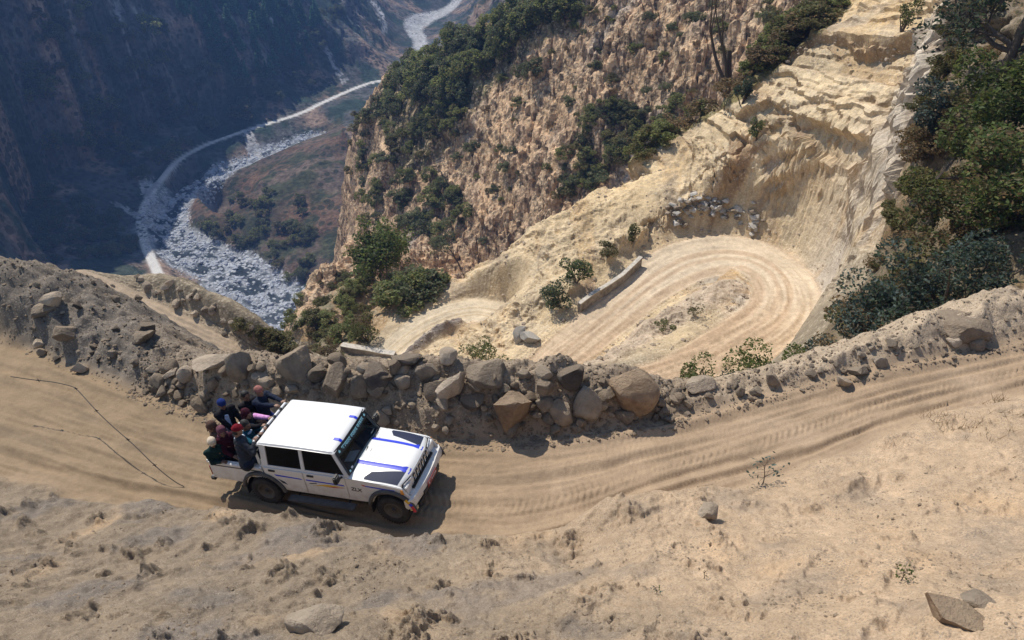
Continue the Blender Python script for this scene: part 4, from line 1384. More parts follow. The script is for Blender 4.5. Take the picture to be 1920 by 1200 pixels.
sow("shrub", SHRUB_D + SHRUB_G + SHRUB_O, 60, [(1030, 330), (1080, 250), (1130, 195), (1210, 210), (1290, 190), (1250, 265), (1180, 300), (1110, 355), (1050, 375)], (2.2, 4.2), (90, 220), "green shrub in the thicket just beyond the pale cut crest", "shrub", "shrubs beyond the cut crest", 24)
sow("shrub", SHRUB_D + SHRUB_G + SHRUB_O + SHRUB_Y, 70, [(880, 180), (1080, 20), (1480, 0), (1300, 200), (1080, 250), (950, 450), (800, 470), (820, 300)], (1.2, 3.0), (120, 300), "small scattered bush on the tan hillside across the ravine", "bush", "bushes scattered over the tan hillside", 25)
for (u, v, h, lb) in [(980, 140, 5, "left of a pair of round dark bushes on the tan hillside"), (1005, 132, 5.5, "right of a pair of round dark bushes on the tan hillside"), (1066, 188, 3.4, "lone dark bush beside the grey landslide streak"), (1116, 125, 3.2, "upright dark bush high on the tan hillside"),
                      (885, 278, 4.2, "tall dark bush in the middle of the tan hill's left half"), (948, 315, 3.6, "dark bush at the lower end of the grey landslide streak"), (1220, 30, 2.8, "dark bush near the upper edge of the picture left of the bare tree")]:
    p, nn = cast(u, v + 8)
    put("bush", SHRUB_D[int(u) % 3], p, h, u, lb, "bush", None, 1.1)
sow("shrub", SHRUB_G + SHRUB_O + SHRUB_D, 34, [(640, 240), (690, 200), (725, 290), (720, 400), (690, 440), (650, 330)], (2.2, 5.0), (180, 320), "shrub along the left edge of the tan hill above the valley", "shrub", "shrubs along the left edge of the tan hill", 35)
sow("tree", SHRUB_G + SHRUB_O + SHRUB_D, 80, [(60, 0), (260, 0), (420, 170), (470, 235), (330, 290), (250, 350), (60, 350)], (9, 19), (380, 1100), "tree scattered on the bare shaded mountain wall at the left", "tree", "trees on the shaded mountain wall", 36, (.8, 1.3))
sow("pine_tree", CONIF, 110, [(300, -30), (600, -30), (600, 60), (570, 130), (470, 160), (420, 130), (350, 60)], (15, 26), (500, 1400), "tall dark conifer in the stand on the shaded mountainside", "tree", "conifers on the shaded mountainside", 26, (.9, 1.2))
sow("tree", SHRUB_D, 44, [(600, 0), (660, 0), (620, 60), (580, 130), (600, 160), (480, 220), (420, 170), (560, 80)], (9, 15), (500, 1400), "dark round tree on the terraced side of the shaded valley", "tree", "trees on the terraced valley side", 27, (.8, 1.1))
sow("tree", SHRUB_D + SHRUB_G + SHRUB_O, 52, [(350, 420), (430, 370), (520, 360), (600, 370), (600, 420), (580, 500), (560, 540), (520, 500), (460, 470), (400, 450)], (5, 9), (380, 800), "dark tree on the river terrace inside the bend", "tree", "trees on the river terrace", 28, (.9, 1.3))
sow("tree", SHRUB_D, 40, [(80, 360), (230, 400), (270, 480), (80, 500)], (7, 13), (300, 800), "dark tree on the shaded slope left of the far valley road", "tree", "trees left of the valley road", 29, (.9, 1.3))
sow("shrub", SHRUB_G + SHRUB_O + SHRUB_Y, 60, [(560, 560), (620, 520), (690, 520), (700, 590), (690, 640), (640, 655), (560, 640), (540, 600)], (1.0, 2.6), (60, 170), "bush on the slope below the lone green tree", "bush", "bushes below the lone green tree", 30)
sow("shrub", SHRUB_D + SHRUB_G, 26, [(730, 540), (760, 505), (830, 495), (850, 520), (780, 565), (745, 575)], (2.0, 4.2), (70, 170), "dark bush between the lone tree and the small hairpin", "bush", "bushes beside the small hairpin", 31)
sow("brush", SHRUB_O + SHRUB_Y + SHRUB_G, 75, [(1090, 372), (1180, 305), (1270, 245), (1390, 165), (1480, 95), (1600, -10), (1600, -40), (1420, 20), (1400, 130), (1330, 180), (1220, 255), (1110, 350)], (1.4, 3.0), (70, 150), "olive scrub along the top of the pale cut slope", "scrub", "scrub along the top of the cut", 32, (1.0, 1.7))
sow("brush", SHRUB_O + SHRUB_Y, 26, [(420, 600), (560, 640), (640, 665), (640, 690), (560, 680), (520, 655)], (.7, 1.6), (30, 90), "low dry bush on the outer side of the lower left road", "bush", "low bushes beside the lower left road", 33, (1.0, 1.6))


# ---- nearer plants, each with its stems
def bush(name, u, v, h, w, seed, n, size, cols, label, cat="bush", nl=10, rlim=None, point=None, aspect=.5, stems=6, top=None):
    rs_ = np.random.RandomState(seed)
    p = point
    if p is None: p, nn = cast(u, v)
    if top is not None:           # as tall as the sight line through its traced top allows
        h = max(.5, float(onr(u, top, math.hypot(p.x, p.y))[2] - p.z))
    root = empty(name, p)
    tag(root, label, cat)
    lum = [((a * w * .5, b_ * w * .5, c_ * h), (r_ * w * .5, r_ * w * .5, r_ * h * .42)) for (a, b_, c_), r_ in
           [((rs_.uniform(-.75, .75), rs_.uniform(-.75, .75), rs_.uniform(.22, .82)), rs_.uniform(.28, .5)) for _ in range(nl)]]
    me = foliage_mesh("foliage", seed, n, lum, size, cols, aspect=aspect)
    link_mesh("foliage", me, None, root)
    tubes = []
    for k in range(stems):
        l = lum[k % nl]; q = np.array(l[0])
        mid_ = q * .5 + rs_.normal(size=3) * .08 * h
        tubes.append(tube_arrays([(0, 0, -.1 * h), mid_ * .6, mid_ * 1.1, q], [.022 * h, .017 * h, .012 * h, .006 * h], 5))
    V, Fq = merge(tubes)
    link_mesh("stem", np_mesh("stem", V, Fq), BARK, root)
    return root


def GP(u, v, r):
    """ground point r metres out on the bearing of a traced image point"""
    d = ray(u, v); h = math.hypot(d[0], d[1])
    x, y = d[0] / h * r, d[1] / h * r
    return Vector((x, y, ground_z(x, y)))


# dark growth on the right-hand slope
bush("bush", 1842, 330, 6.2, 5.2, 501, 8000, .26, GREEN + YELLOWG[:1], "big leafy green bush high on the dark slope at the right edge", nl=16)
bush("bush", 1875, 430, 4.2, 5.0, 502, 6000, .24, GREEN + DRY[:1], "green and brown bush below the big leafy one at the right edge", nl=14)
bush("bush", 1745, 400, 2.4, 3.2, 503, 4200, .22, YELLOWG + OLIVE, "yellow-green bush hanging over the edge of the rock face", nl=12)
bush("bush", 1790, 470, 3.4, 5.2, 504, 4200, .22, OLIVE + DRY + GREEN, "brownish bush in the shade below the yellow-green one", nl=12)
bush("bush", 1745, 250, 3.0, 3.0, 505, 3000, .2, BLUEGREEN, "grey-green bush left of the big leafy one", nl=10)
bush("bush", 1720, 300, 2.2, 3.2, 506, 2600, .18, DRY, "rust-brown dry bush on the edge of the dark slope", nl=9)
bush("bush", 1790, 545, 2.6, 4.2, 507, 4200, .17, BLUEGREEN + DKGREEN, "bluish-green bush above the right verge, nearest the right edge", nl=13, point=GP(1790, 545, 27), top=440)
bush("bush", 1700, 580, 2.3, 3.4, 508, 3600, .16, BLUEGREEN + DKGREEN, "bluish-green bush above the right verge, middle of three", nl=12, point=GP(1700, 580, 25.5), top=515)
bush("bush", 1610, 620, 2.0, 3.2, 509, 3000, .15, BLUEGREEN + DRY[:1], "thin bluish bush above the right verge, leftmost of three", nl=11, point=GP(1610, 620, 24.5), top=572)
bush("bush", 1560, 655, 1.2, 2.4, 510, 1900, .10, DRY + BLUEGREEN[:1], "twiggy brown bush at the left end of the right verge growth", nl=9, stems=12, point=GP(1560, 655, 23), top=622)
bush("bush", 1860, 560, 2.4, 3.6, 511, 3200, .17, DKGREEN + BLUEGREEN, "dark bush right on the frame edge above the verge", nl=11, point=GP(1860, 560, 27), top=450)
sow("brush", SHRUB_O + SHRUB_Y, 60, [(1775, 0), (1765, 130), (1705, 250), (1690, 330), (1660, 420), (1630, 520), (1560, 620), (1700, 600), (1870, 500), (1870, 0)], (.7, 1.7), (24, 75), "dry brush clinging to the dark slope at the right", "bush", "dry brush on the dark right slope", 34, (1.0, 1.6))
# on the lip of the right verge
bush("bush", 1430, 690, 1.45, 2.3, 520, 4200, .10, GREEN + YELLOWG, "bright green bush behind the verge, larger of two beside the bend", nl=12, stems=14, point=GP(1430, 690, 19.6), top=615)
bush("bush", 1300, 705, .95, 1.6, 521, 3000, .09, OLIVE + GREEN, "olive bush behind the verge, smaller of two beside the bend", nl=9, stems=10, point=GP(1300, 705, 18), top=658)
bush("bush", 1375, 700, .7, 1.1, 522, 900, .07, BLUEGREEN, "low bluish plant between the two bushes behind the verge", nl=7, stems=8, point=GP(1375, 700, 18.8), top=668)
# on the slope between the bends
bush("bush", 1035, 575, 2.6, 3.4, 530, 1500, .22, DKGREEN + OLIVE[:1], "dark bush left of the parapet wall on the pale slope", nl=9)
bush("bush", 1080, 530, 2.6, 2.8, 531, 1500, .22, GREEN + DKGREEN, "greener bush just above the parapet wall on the pale slope", nl=9)
bush("bush", 1140, 482, 1.8, 2.6, 532, 900, .2, OLIVE, "olive tuft higher up the pale slope", nl=7)
bush("bush", 1186, 452, 2.2, 1.4, 533, 700, .2, OLIVE + GREEN, "narrow green tuft below the heap of stones", nl=6)
bush("bush", 895, 655, 2.6, 3.4, 534, 1100, .2, OLIVE + GREEN, "ragged bush on the slope right of the small hairpin", nl=8, point=GP(895, 660, 50), top=630)
bush("bush", 940, 690, 2.0, 2.2, 535, 900, .16, GREEN, "green bush peeping over the boulder bank", nl=7, point=GP(940, 700, 38), top=668)
bush("bush", 1245, 618, 1.1, 1.6, 536, 500, .13, GREEN + OLIVE, "small tuft on the mound inside the bend", nl=6)
bush("bush", 1300, 590, .8, 1.6, 537, 400, .12, OLIVE, "dry tuft on the mound inside the bend", nl=6)
bush("bush", 1390, 195, 3.4, 2.2, 538, 1400, .22, DKGREEN, "dark bush at the foot of the bare tree", nl=8)
bush("bush", 1418, 260, 2.2, 1.6, 539, 900, .18, GREEN, "green tuft on the pale cut below the bare tree", nl=7)
bush("bush", 1690, 60, 3.0, 2.0, 540, 1000, .2, GREEN + OLIVE, "small bush high on the pale cut", nl=7)
bush("bush", 690, 640, 3.0, 3.2, 541, 1200, .22, YELLOWG + OLIVE, "yellowish bush above the low wall of the small hairpin", nl=8)


def tree(name, u, v, h, seed, label, crown=None, depth=3, spread=.55, rad=.02, size=.3, n=0, cols=None, lean=(0, 0, 1), bark=BARK, kids=(2, 3), leafr=.12, trunk_len=.4, gravity=.1, point=None, wiggle=.18):
    rs_ = np.random.RandomState(seed)
    p = point
    if p is None: p, nn = cast(u, v)
    root = empty(name, p); tag(root, label, "tree")
    out, tips = [], []
    grow(rs_, (0, 0, -.05 * h), lean, h * trunk_len, h * rad, depth, out, tips, spread, kids, gravity, wiggle)
    V, Fq = merge(out)
    k_ = h / max(V[:, 2].max(), 1e-3)
    V *= k_ * .97
    tips = np.array(tips) * k_ * .97
    link_mesh("trunk", np_mesh("trunk", V, Fq), bark, root)
    if n:
        q = tips[rs_.randint(len(tips), size=n)]
        d = rs_.normal(size=(n, 3)); d /= np.linalg.norm(d, axis=1)[:, None]
        q = q + d * (rs_.rand(n) ** .5)[:, None] * h * leafr * np.array([1, 1, .75])
        V, Fq, C = leaves(rs_, q, size, cols)
        me = np_mesh("crown", V, Fq, False); vcol(me, C); link_mesh("crown", me, LEAF, root)
    return root


tree("tree", 700, 520, 10.5, 601, "broad green tree with a dark forked trunk on the slope left of the small hairpin", n=7500, size=.5, cols=GREEN + YELLOWG[:2] + GREEN, spread=.75, kids=(3, 5), leafr=.13, depth=3, trunk_len=.3, lean=(-.25, 0, 1))
tree("tree", 866, 505, 11.5, 602, "thinly leaved tree with a bent trunk above the small hairpin", n=800, size=.36, cols=OLIVE + GREEN, spread=.65, kids=(2, 4), leafr=.10, depth=3, trunk_len=.4, lean=(-.12, 0, 1), rad=.013)
tree("tree", 1366, 172, 19.0, 603, "tall bare tree with a forked trunk on the rim of the cut", spread=.42, kids=(1, 3), depth=3, rad=.022, lean=(-.14, 0, 1), bark=BARK, trunk_len=.42, gravity=.14, wiggle=.09, point=GP(1366, 172, 88))
tree("tree", 716, 548, 5.0, 604, "small leafless tree leaning right beside the broad green one", spread=.5, kids=(1, 3), depth=2, rad=.014, lean=(.35, 0, 1), trunk_len=.45)
tree("tree", 1240, 190, 8.0, 605, "thin leafless tree on the tan hillside above the olive scrub", spread=.4, kids=(2, 3), depth=3, rad=.009, lean=(-.1, 0, 1), trunk_len=.45, bark=BARK_PALE)
tree("tree", 1880, 140, 9.0, 606, "dark-leaved tree reaching in at the top right corner", n=2600, size=.3, cols=DKGREEN + [(.05, .045, .04)], spread=.8, kids=(3, 4), leafr=.09, depth=3, trunk_len=.35, lean=(-.45, -.1, 1))


# ---- seedlings on the near slope
def seedling(u, v, h, seed, label, nl, leaf, cols, spread=.55, lean=(0, 0), aspect=.55):
    rs_ = np.random.RandomState(seed)
    p, nn = cast(u, v)
    root = empty("seedling", p); tag(root, label, "plant")
    tubes, cs = [], []
    stem = [np.array([lean[0] * t + .02 * math.sin(4 * t), lean[1] * t, h * t * .9 - .03]) for t in (0, .25, .5, .75, 1)]
    tubes.append(tube_arrays(stem, np.linspace(.012, .005, 5) * (h / .7 + .3), 5))
    for k in range(nl):
        t = rs_.uniform(.35, 1.0); a = rs_.rand() * 6.28
        b0 = np.array([np.interp(t, (0, .25, .5, .75, 1), [s[i] for s in stem]) for i in range(3)])
        e = b0 + np.array([math.cos(a) * spread, math.sin(a) * spread, rs_.uniform(.05, .35) * spread]) * h * rs_.uniform(.4, 1)
        tubes.append(tube_arrays([b0, (b0 + e) / 2 + np.array([0, 0, .03 * h]), e], [.004, .003, .002], 4))
        for q in range(3): cs.append(e + rs_.normal(size=3) * leaf * .55)
    V, Fq = merge(tubes); link_mesh("stem", np_mesh("stem", V, Fq), BARK, root)
    V, Fq, C = leaves(rs_, np.array(cs), leaf, cols, aspect=aspect, droop=.35)
    me = np_mesh("foliage", V, Fq, False); vcol(me, C); link_mesh("foliage", me, LEAF, root)
    return root


seedling(1430, 908, .62, 701, "grey-green seedling with broad drooping leaves on the bank beside the road", 17, .085, [(.10, .15, .13), (.07, .11, .09), (.13, .18, .16)], .65, (-.05, 0))
seedling(1688, 1088, .26, 702, "small bright green plant on the near slope at the right", 16, .05, GREEN, .55)
seedling(1229, 1112, .16, 703, "tiny green sprout on the near slope in the middle", 7, .035, GREEN + BLUEGREEN, .6)
seedling(1318, 1085, .2, 704, "dry twig-like sprout on the near slope in the middle", 3, .02, DRY, .3)


# dry grass bunches along the near edges
def grass_obj():
    rs_ = np.random.RandomState(77)
    def gx(r2, n):
        x = r2.uniform(9, 16, n); y = np.interp(x, *_ie) - .1 - np.abs(r2.normal(size=n)) * .8
        ok = fbm(x, y, 1.2, 3, 333) > .05
        return x[ok], y[ok]
    b0 = ground_pts(700, gx, 12)
    n = len(b0); k = 5
    B = np.repeat(b0, k, 0) + rs_.normal(size=(n * k, 3)) * np.array([.04, .04, 0])
    d = rs_.normal(size=(n * k, 3)) * np.array([.5, .5, .2]) + np.array([0, 0, .8]); L_ = rs_.uniform(.08, .22, (n * k, 1))
    s = np.cross(d, rs_.normal(size=(n * k, 3))); s /= np.linalg.norm(s, axis=1)[:, None]
    V = np.stack([B - s * .004, B + s * .004, B + d * L_ + s * .001, B + d * L_ - s * .001], 1).reshape(-1, 3)
    me = np_mesh("dry_grass", V, np.arange(len(V)).reshape(-1, 4), False)
    vcol(me, np.repeat(np.array(DRY)[rs_.randint(len(DRY), size=n * k)], 4, 0))
    o = link_mesh("dry_grass", me, LEAF); tag(o, "sparse dry grass along the inner edge of the upper road at the right", "grass", kind="stuff")


grass_obj()


# ---- parapet walls of the lower road, and the wire in the foreground
def wall(name, pix, hgt, thick, mat, capm, label):
    pts_ = [cast(u, v)[0] if len(q) == 0 else Vector(onz(u, v, q[0])) for u, v, *q in pix]
    P_ = np.array([p[:] for p in pts_])
    t = np.gradient(P_[:, :2], axis=0); t /= np.linalg.norm(t, axis=1)[:, None]; nn = np.stack([-t[:, 1], t[:, 0]], 1)
    def strip(z0, z1, w):
        V = []
        for i in range(len(P_)):
            for (sg, zz) in ((-1, z0), (1, z0), (1, z1), (-1, z1)):
                V.append([P_[i, 0] + nn[i, 0] * sg * w / 2, P_[i, 1] + nn[i, 1] * sg * w / 2, P_[i, 2] + zz])
        Fq = []
        for i in range(len(P_) - 1):
            for k in range(4):
                k2 = (k + 1) % 4; Fq.append([i * 4 + k, (i + 1) * 4 + k, (i + 1) * 4 + k2, i * 4 + k2])
        Fq.append([3, 2, 1, 0]); e = (len(P_) - 1) * 4; Fq.append([e, e + 1, e + 2, e + 3])
        return np_mesh(name, V, Fq, False)
    root = empty(name, (0, 0, 0)); root.location = P_[0]
    tag(root, label, "wall")
    for nm, me, m in (("masonry", strip(-.8, hgt, thick), mat), ("coping", strip(hgt + .003, hgt + .10, thick + .08), capm)):
        o = link_mesh(nm, me, m, root); o.location = -P_[0]
    return root


MASON = plain("rubble_masonry", (.27, .235, .2), .95, noise_amt=.4, scale=2.2, bump=.12)
COPING = plain("lime_coping", (.50, .455, .39), .9, noise_amt=.25, scale=3, bump=.03)
wall("parapet_wall", [(1085, 585), (1110, 566), (1140, 548), (1165, 531), (1185, 512), (1200, 497)], .85, .32, MASON, COPING, "low rubble parapet wall beside the lower hairpin bend")
wall("parapet_wall", [(643, 662, -31.6), (665, 666, -31.6), (690, 670, -31.6), (715, 675, -31.6), (742, 679, -31.6)], 1.0, .6, MASON, COPING, "pale-capped low wall at the edge of the small hairpin behind the boulders")


def wire():
    pp = []
    for (u, v, off) in [(20, 706, 1.2), (60, 712, 1.2), (100, 716, 1.2), (140, 725, 1.15), (158, 745, 1.05), (185, 775, .95), (215, 803, .8), (250, 833, .65), (285, 868, .45), (310, 890, .3), (332, 906, .1), (345, 912, .03)]:
        pp.append(onplane(u, v, off))
    t = np.linspace(0, len(pp) - 1, 60); pp = np.array(pp)
    Q = np.stack([np.interp(t, np.arange(len(pp)), pp[:, i]) for i in range(3)], 1)
    for _ in range(3): Q[1:-1] = (Q[:-2] + 2 * Q[1:-1] + Q[2:]) / 4
    parts_ = [tube_arrays(Q, np.full(60, .011), 6)]
    for k in (7, 17, 26, 36, 44):
        for a in (0, 2.1, 4.2):
            e = np.array([math.cos(a) * .05, .02, math.sin(a) * .05])
            parts_.append(tube_arrays([Q[k] - e, Q[k], Q[k] + e], [.004, .014, .004], 5))
    V, Fq = merge(parts_)
    o = link_mesh("wire", np_mesh("wire", V - Q[0], Fq), plain("rusty_wire", (.05, .04, .035), .8))
    o.location = Q[0]
    tag(o, "thin dark knotted wire hanging in a curve over the road at the left", "wire")


wire()
# ================================================================== THE PICKUP
# car space: x forward from the rear axle, y to its left, z up from the ground under the wheels
CAR_YAW, CAR_PITCH = -.274, -.102
CAR_T = Vector((-5.059, 12.076, 0.0))
CAR_M = Matrix.Translation(CAR_T) @ Matrix.Rotation(CAR_YAW, 4, 'Z') @ Matrix.Rotation(CAR_PITCH, 4, 'Y')


def paint(name, col):
    m, nt, b = new_mat(name)
    N = nt.nodes; L = nt.links
    b.inputs["Roughness"].default_value = .32; b.inputs["Coat Weight"].default_value = .35; b.inputs["Coat Roughness"].default_value = .12
    tc = N.new("ShaderNodeTexCoord")
    nz = N.new("ShaderNodeTexNoise"); nz.inputs["Scale"].default_value = 5; nz.inputs["Detail"].default_value = 8; nz.inputs["Roughness"].default_value = .7
    L.new(tc.outputs["Object"], nz.inputs["Vector"])
    sx = N.new("ShaderNodeSeparateXYZ"); L.new(tc.outputs["Object"], sx.inputs[0])
    # road dust thrown up on the lower panels
    h = N.new("ShaderNodeMapRange"); h.inputs[1].default_value = .45; h.inputs[2].default_value = 1.05; h.inputs[3].default_value = .75; h.inputs[4].default_value = .10
    L.new(sx.outputs[2], h.inputs[0])
    n2 = N.new("ShaderNodeMapRange"); n2.inputs[1].default_value = .35; n2.inputs[2].default_value = .68; n2.inputs[3].default_value = .25; n2.inputs[4].default_value = 1.0
    L.new(nz.outputs["Fac"], n2.inputs[0])
    mu = N.new("ShaderNodeMath"); mu.operation = 'MULTIPLY'; L.new(h.outputs[0], mu.inputs[0]); L.new(n2.outputs[0], mu.inputs[1])
    mx = N.new("ShaderNodeMix"); mx.data_type = 'RGBA'; L.new(mu.outputs[0], mx.inputs[0])
    mx.inputs[6].default_value = (*col, 1); mx.inputs[7].default_value = (.40, .32, .23, 1)
    L.new(mx.outputs[2], b.inputs["Base Color"])
    rr = N.new("ShaderNodeMapRange"); rr.inputs[3].default_value = .30; rr.inputs[4].default_value = .85; L.new(mu.outputs[0], rr.inputs[0]); L.new(rr.outputs[0], b.inputs["Roughness"])
    return m


M_WHITE = paint("white_paint", (.80, .80, .79))
M_PLAST = plain("black_plastic", (.022, .023, .026), .55, noise_amt=.3, scale=9)
M_FLARE = plain("dusty_plastic", (.085, .08, .078), .7, noise_amt=.35, scale=7)
M_TYRE = plain("tyre_rubber", (.030, .027, .025), .9, noise_amt=.5, scale=10, bump=.006)
M_RIM = plain("dusty_steel", (.10, .092, .082), .6, .3, noise_amt=.3, scale=8)
M_DARK = plain("underbody", (.012, .012, .012), .9)
M_BLUE = plain("blue_stripe", (.02, .045, .62), .45)
M_NAVY = plain("navy_decal", (.014, .022, .055), .6, spec=.25)
M_RED = plain("red_stripe", (.55, .03, .04), .45)
M_YEL = plain("yellow_stripe", (.75, .45, .03), .45)
M_PLATE = plain("red_plate", (.22, .012, .02), .5)
M_CHROME = plain("chrome", (.75, .76, .78), .18, 1.0)
M_LENS = plain("lamp_reflector", (.55, .57, .60), .30, .15, coat=1.0, noise_amt=.35, scale=14)
M_TAILRED = plain("red_lens", (.30, .012, .012), .25, coat=.6)
M_AMBER = plain("amber_lens", (.75, .30, .02), .25, coat=.6)
M_BEIGE = plain("worn_filler", (.55, .47, .30), .75, noise_amt=.25, scale=12)
M_SEAT = plain("seat_cloth", (.035, .038, .048), .9)
M_DASH = plain("dashboard", (.05, .075, .115), .55)
M_PAPER = plain("paper", (.75, .76, .78), .7)
M_CYAN = plain("banner_letters", (.45, .92, 1.0), .5)
M_BANNER = plain("banner_film", (.004, .016, .024), .35)


def glass(name, tint, alpha):
    m = bpy.data.materials.new(name); m.use_nodes = True
    nt = m.node_tree; N = nt.nodes; L = nt.links
    b = N["Principled BSDF"]; b.inputs["Base Color"].default_value = (*tint, 1); b.inputs["Roughness"].default_value = .04
    b.inputs["Coat Weight"].default_value = .5
    t = N.new("ShaderNodeBsdfTransparent"); t.inputs[0].default_value = (.62, .72, .76, 1)
    ms = N.new("ShaderNodeMixShader"); ms.inputs[0].default_value = alpha
    L.new(t.outputs[0], ms.inputs[1]); L.new(b.outputs[0], ms.inputs[2]); L.new(ms.outputs[0], N["Material Output"].inputs[0])
    return m


M_WIND = glass("windscreen_glass", (.006, .010, .014), .30)
M_SIDE = glass("side_glass", (.002, .003, .004), .95)
for n_ in M_SIDE.node_tree.nodes:
    if n_.type == "BSDF_PRINCIPLED": n_.inputs["Specular IOR Level"].default_value = .12; n_.inputs["Coat Weight"].default_value = 0; n_.inputs["Roughness"].default_value = .12


class MB:
    def __init__(s): s.V = []; s.F = []
    def add(s, V, F):
        o = len(s.V); s.V += [tuple(v) for v in V]; s.F += [[i + o for i in f] for f in F]
    def box(s, a, b, taper=None):
        (x0, y0, z0), (x1, y1, z1) = a, b
        s.add([(x0, y0, z0), (x1, y0, z0), (x1, y1, z0), (x0, y1, z0), (x0, y0, z1), (x1, y0, z1), (x1, y1, z1), (x0, y1, z1)],
              [(0, 3, 2, 1), (4, 5, 6, 7), (0, 1, 5, 4), (1, 2, 6, 5), (2, 3, 7, 6), (3, 0, 4, 7)])
    def prism(s, poly, off):
        """flat polygon (3D points) pushed along off"""
        n = len(poly); off = Vector(off)
        P0 = [Vector(p) for p in poly]; P1 = [p + off for p in P0]
        s.add(P0 + P1, [list(range(n))[::-1], list(range(n, 2 * n))] + [[i, (i + 1) % n, n + (i + 1) % n, n + i] for i in range(n)])
    def tube(s, path, r, seg=8, caps=True):
        rr = r if hasattr(r, '__len__') else [r] * len(path)
        V, Fq = tube_arrays(path, rr, seg)
        f = [list(q) for q in Fq]
        if caps:
            f.append(list(range(seg))[::-1]); e = len(V) - seg; f.append(list(range(e, e + seg)))
        s.add(V, f)
    def lathe(s, prof, center, seg=32):
        """profile (r, y) spun about the y axis through center"""
        V = []; n = len(prof)
        for k in range(seg):
            a = 2 * math.pi * k / seg
            for r_, yy in prof: V.append((center[0] + r_ * math.cos(a), center[1] + yy, center[2] + r_ * math.sin(a)))
        F = []
        for k in range(seg):
            k2 = (k + 1) % seg
            for i in range(n - 1): F.append([k * n + i, k * n + i + 1, k2 * n + i + 1, k2 * n + i])
        s.add(V, F)
    def grid(s, fn, us, vs):
        V = [fn(u, v) for u in us for v in vs]; n = len(vs)
        s.add(V, [[i * n + j, i * n + j + 1, (i + 1) * n + j + 1, (i + 1) * n + j] for i in range(len(us) - 1) for j in range(n - 1)])
    def build(s, name, mat, parent, smooth=False, bevel=0.0, seg=2):
        bm = bmesh.new()
        vs = [bm.verts.new(v) for v in s.V]
        for f in s.F:
            try: bm.faces.new([vs[i] for i in f])
            except ValueError: pass
        bmesh.ops.recalc_face_normals(bm, faces=bm.faces)
        if bevel:
            bmesh.ops.remove_doubles(bm, verts=bm.verts, dist=1e-5)
            es = [e for e in bm.edges if len(e.link_faces) == 2 and e.calc_face_angle(0) > .6]
            bmesh.ops.bevel(bm, geom=es, offset=bevel, segments=seg, affect='EDGES', clamp_overlap=True)
        me = bpy.data.meshes.new(name); bm.to_mesh(me); bm.free()
        if smooth or bevel:
            me.polygons.foreach_set("use_smooth", np.ones(len(me.polygons), bool))
            me.set_sharp_from_angle(angle=math.radians(38))
        return link_mesh(name, me, mat, parent)


car = empty("pickup_truck"); car.matrix_world = CAR_M
tag(car, "white double-cab pickup with blue bonnet stripes carrying passengers in its open bed", "pickup truck")

WL = 1.10            # waist line
HW = .80             # half width
AR, AZ_ = .455, .37   # wheel arch
WB = 3.014


def arch(cx, r, z0, n=14):
    """points along a wheel opening from rear to front"""
    a0 = math.asin(max(-1, min(1, (z0 - AZ_) / r)))
    return [(cx - r * math.cos(a), AZ_ + r * math.sin(a)) for a in np.linspace(a0, math.pi - a0, n)]


def hoodz(x, y):
    t = (x - 2.12) / 1.2
    return 1.165 - .055 * t - .05 * max(0, t - .55) ** 2 * 3 - .075 * (abs(y) / .80) ** 3.2 + .022 * (1 if abs(y) < .30 else max(0, 1 - (abs(y) - .30) / .07))


# side panels with wheel openings
body = MB()
for sg in (-1, 1):
    y = sg * HW
    pr = [(.10, .52)] + [p for p in arch(0, AR, .52) if p[0] > .10 and p[1] > .52][0:0]
    rear_arc = [p for p in arch(0, AR, .50) if p[0] >= .11]
    prof = [(.10, AZ_ + math.sqrt(AR ** 2 - .10 ** 2))] + rear_arc + [(.52, .47), (2.50, .47)] + arch(WB, AR, .50) + [(3.46, .55), (3.46, .72), (3.43, .80), (3.30, 1.00)] + \
           [(x, hoodz(x, .80)) for x in np.linspace(3.2, 2.12, 7)] + [(2.10, WL), (.10, WL)]
    body.prism([(x, y - sg * .05, z) for x, z in prof], (0, sg * .05, 0))
# floor, firewall, bulkhead
body.box((.10, -.74, .46), (2.55, .74, .56))
body.box((.10, -.74, .56), (.15, .74, WL))
body.box((3.30, -.74, .58), (3.38, .74, .98))
body.box((2.10, -.74, .56), (2.16, .74, 1.09))
body.build("body", M_WHITE, car, bevel=.012)
# dark belly and wheel wells
un = MB(); un.box((-1.2, -.50, .34), (3.3, .50, .46))
for cx in (0, WB): un.box((cx - .42, -.52, .40), (cx + .42, .52, .82))
un.box((2.6, -.74, .62), (3.28, .74, .95)); un.tube([(0, -.7, .36), (0, .7, .36)], .05); un.tube([(WB, -.7, .36), (WB, .7, .36)], .05)
un.build("chassis", M_DARK, car)

# bonnet
bn = MB()
xs = list(np.linspace(2.12, 3.24, 14)) + [3.29, 3.33, 3.36]; ys = np.linspace(-.80, .80, 41)
def bonz(x, y):
    z = hoodz(x, y)
    if x > 3.24: z -= (x - 3.24) ** 2 * 3.6
    return z
def bonx(x, y): return x - .10 * max(0, (x - 2.8) / .56) * (abs(y) / .8) ** 2.5
bn.grid(lambda x, y: (bonx(x, y), y * (1 - .06 * max(0, (x - 2.7) / .66)), bonz(x, y)), xs, ys)
bonnet = bn.build("bonnet", M_WHITE, car, smooth=True)


def on_bonnet(name, mat, poly, parent=bonnet, lift=.004):
    """a thin film following the bonnet between poly's two long sides: list of (x, y0, y1)"""
    m_ = MB(); V = []
    for x, y0, y1 in poly:
        for k in range(5):
            y = y0 + (y1 - y0) * k / 4
            V.append((bonx(x, y), y * (1 - .06 * max(0, (x - 2.7) / .66)), bonz(x, y) + lift))
    n = len(poly)
    m_.add(V, [[i * 5 + j, i * 5 + j + 1, (i + 1) * 5 + j + 1, (i + 1) * 5 + j] for i in range(n - 1) for j in range(4)])
    return m_.build(name, mat, parent, smooth=True)


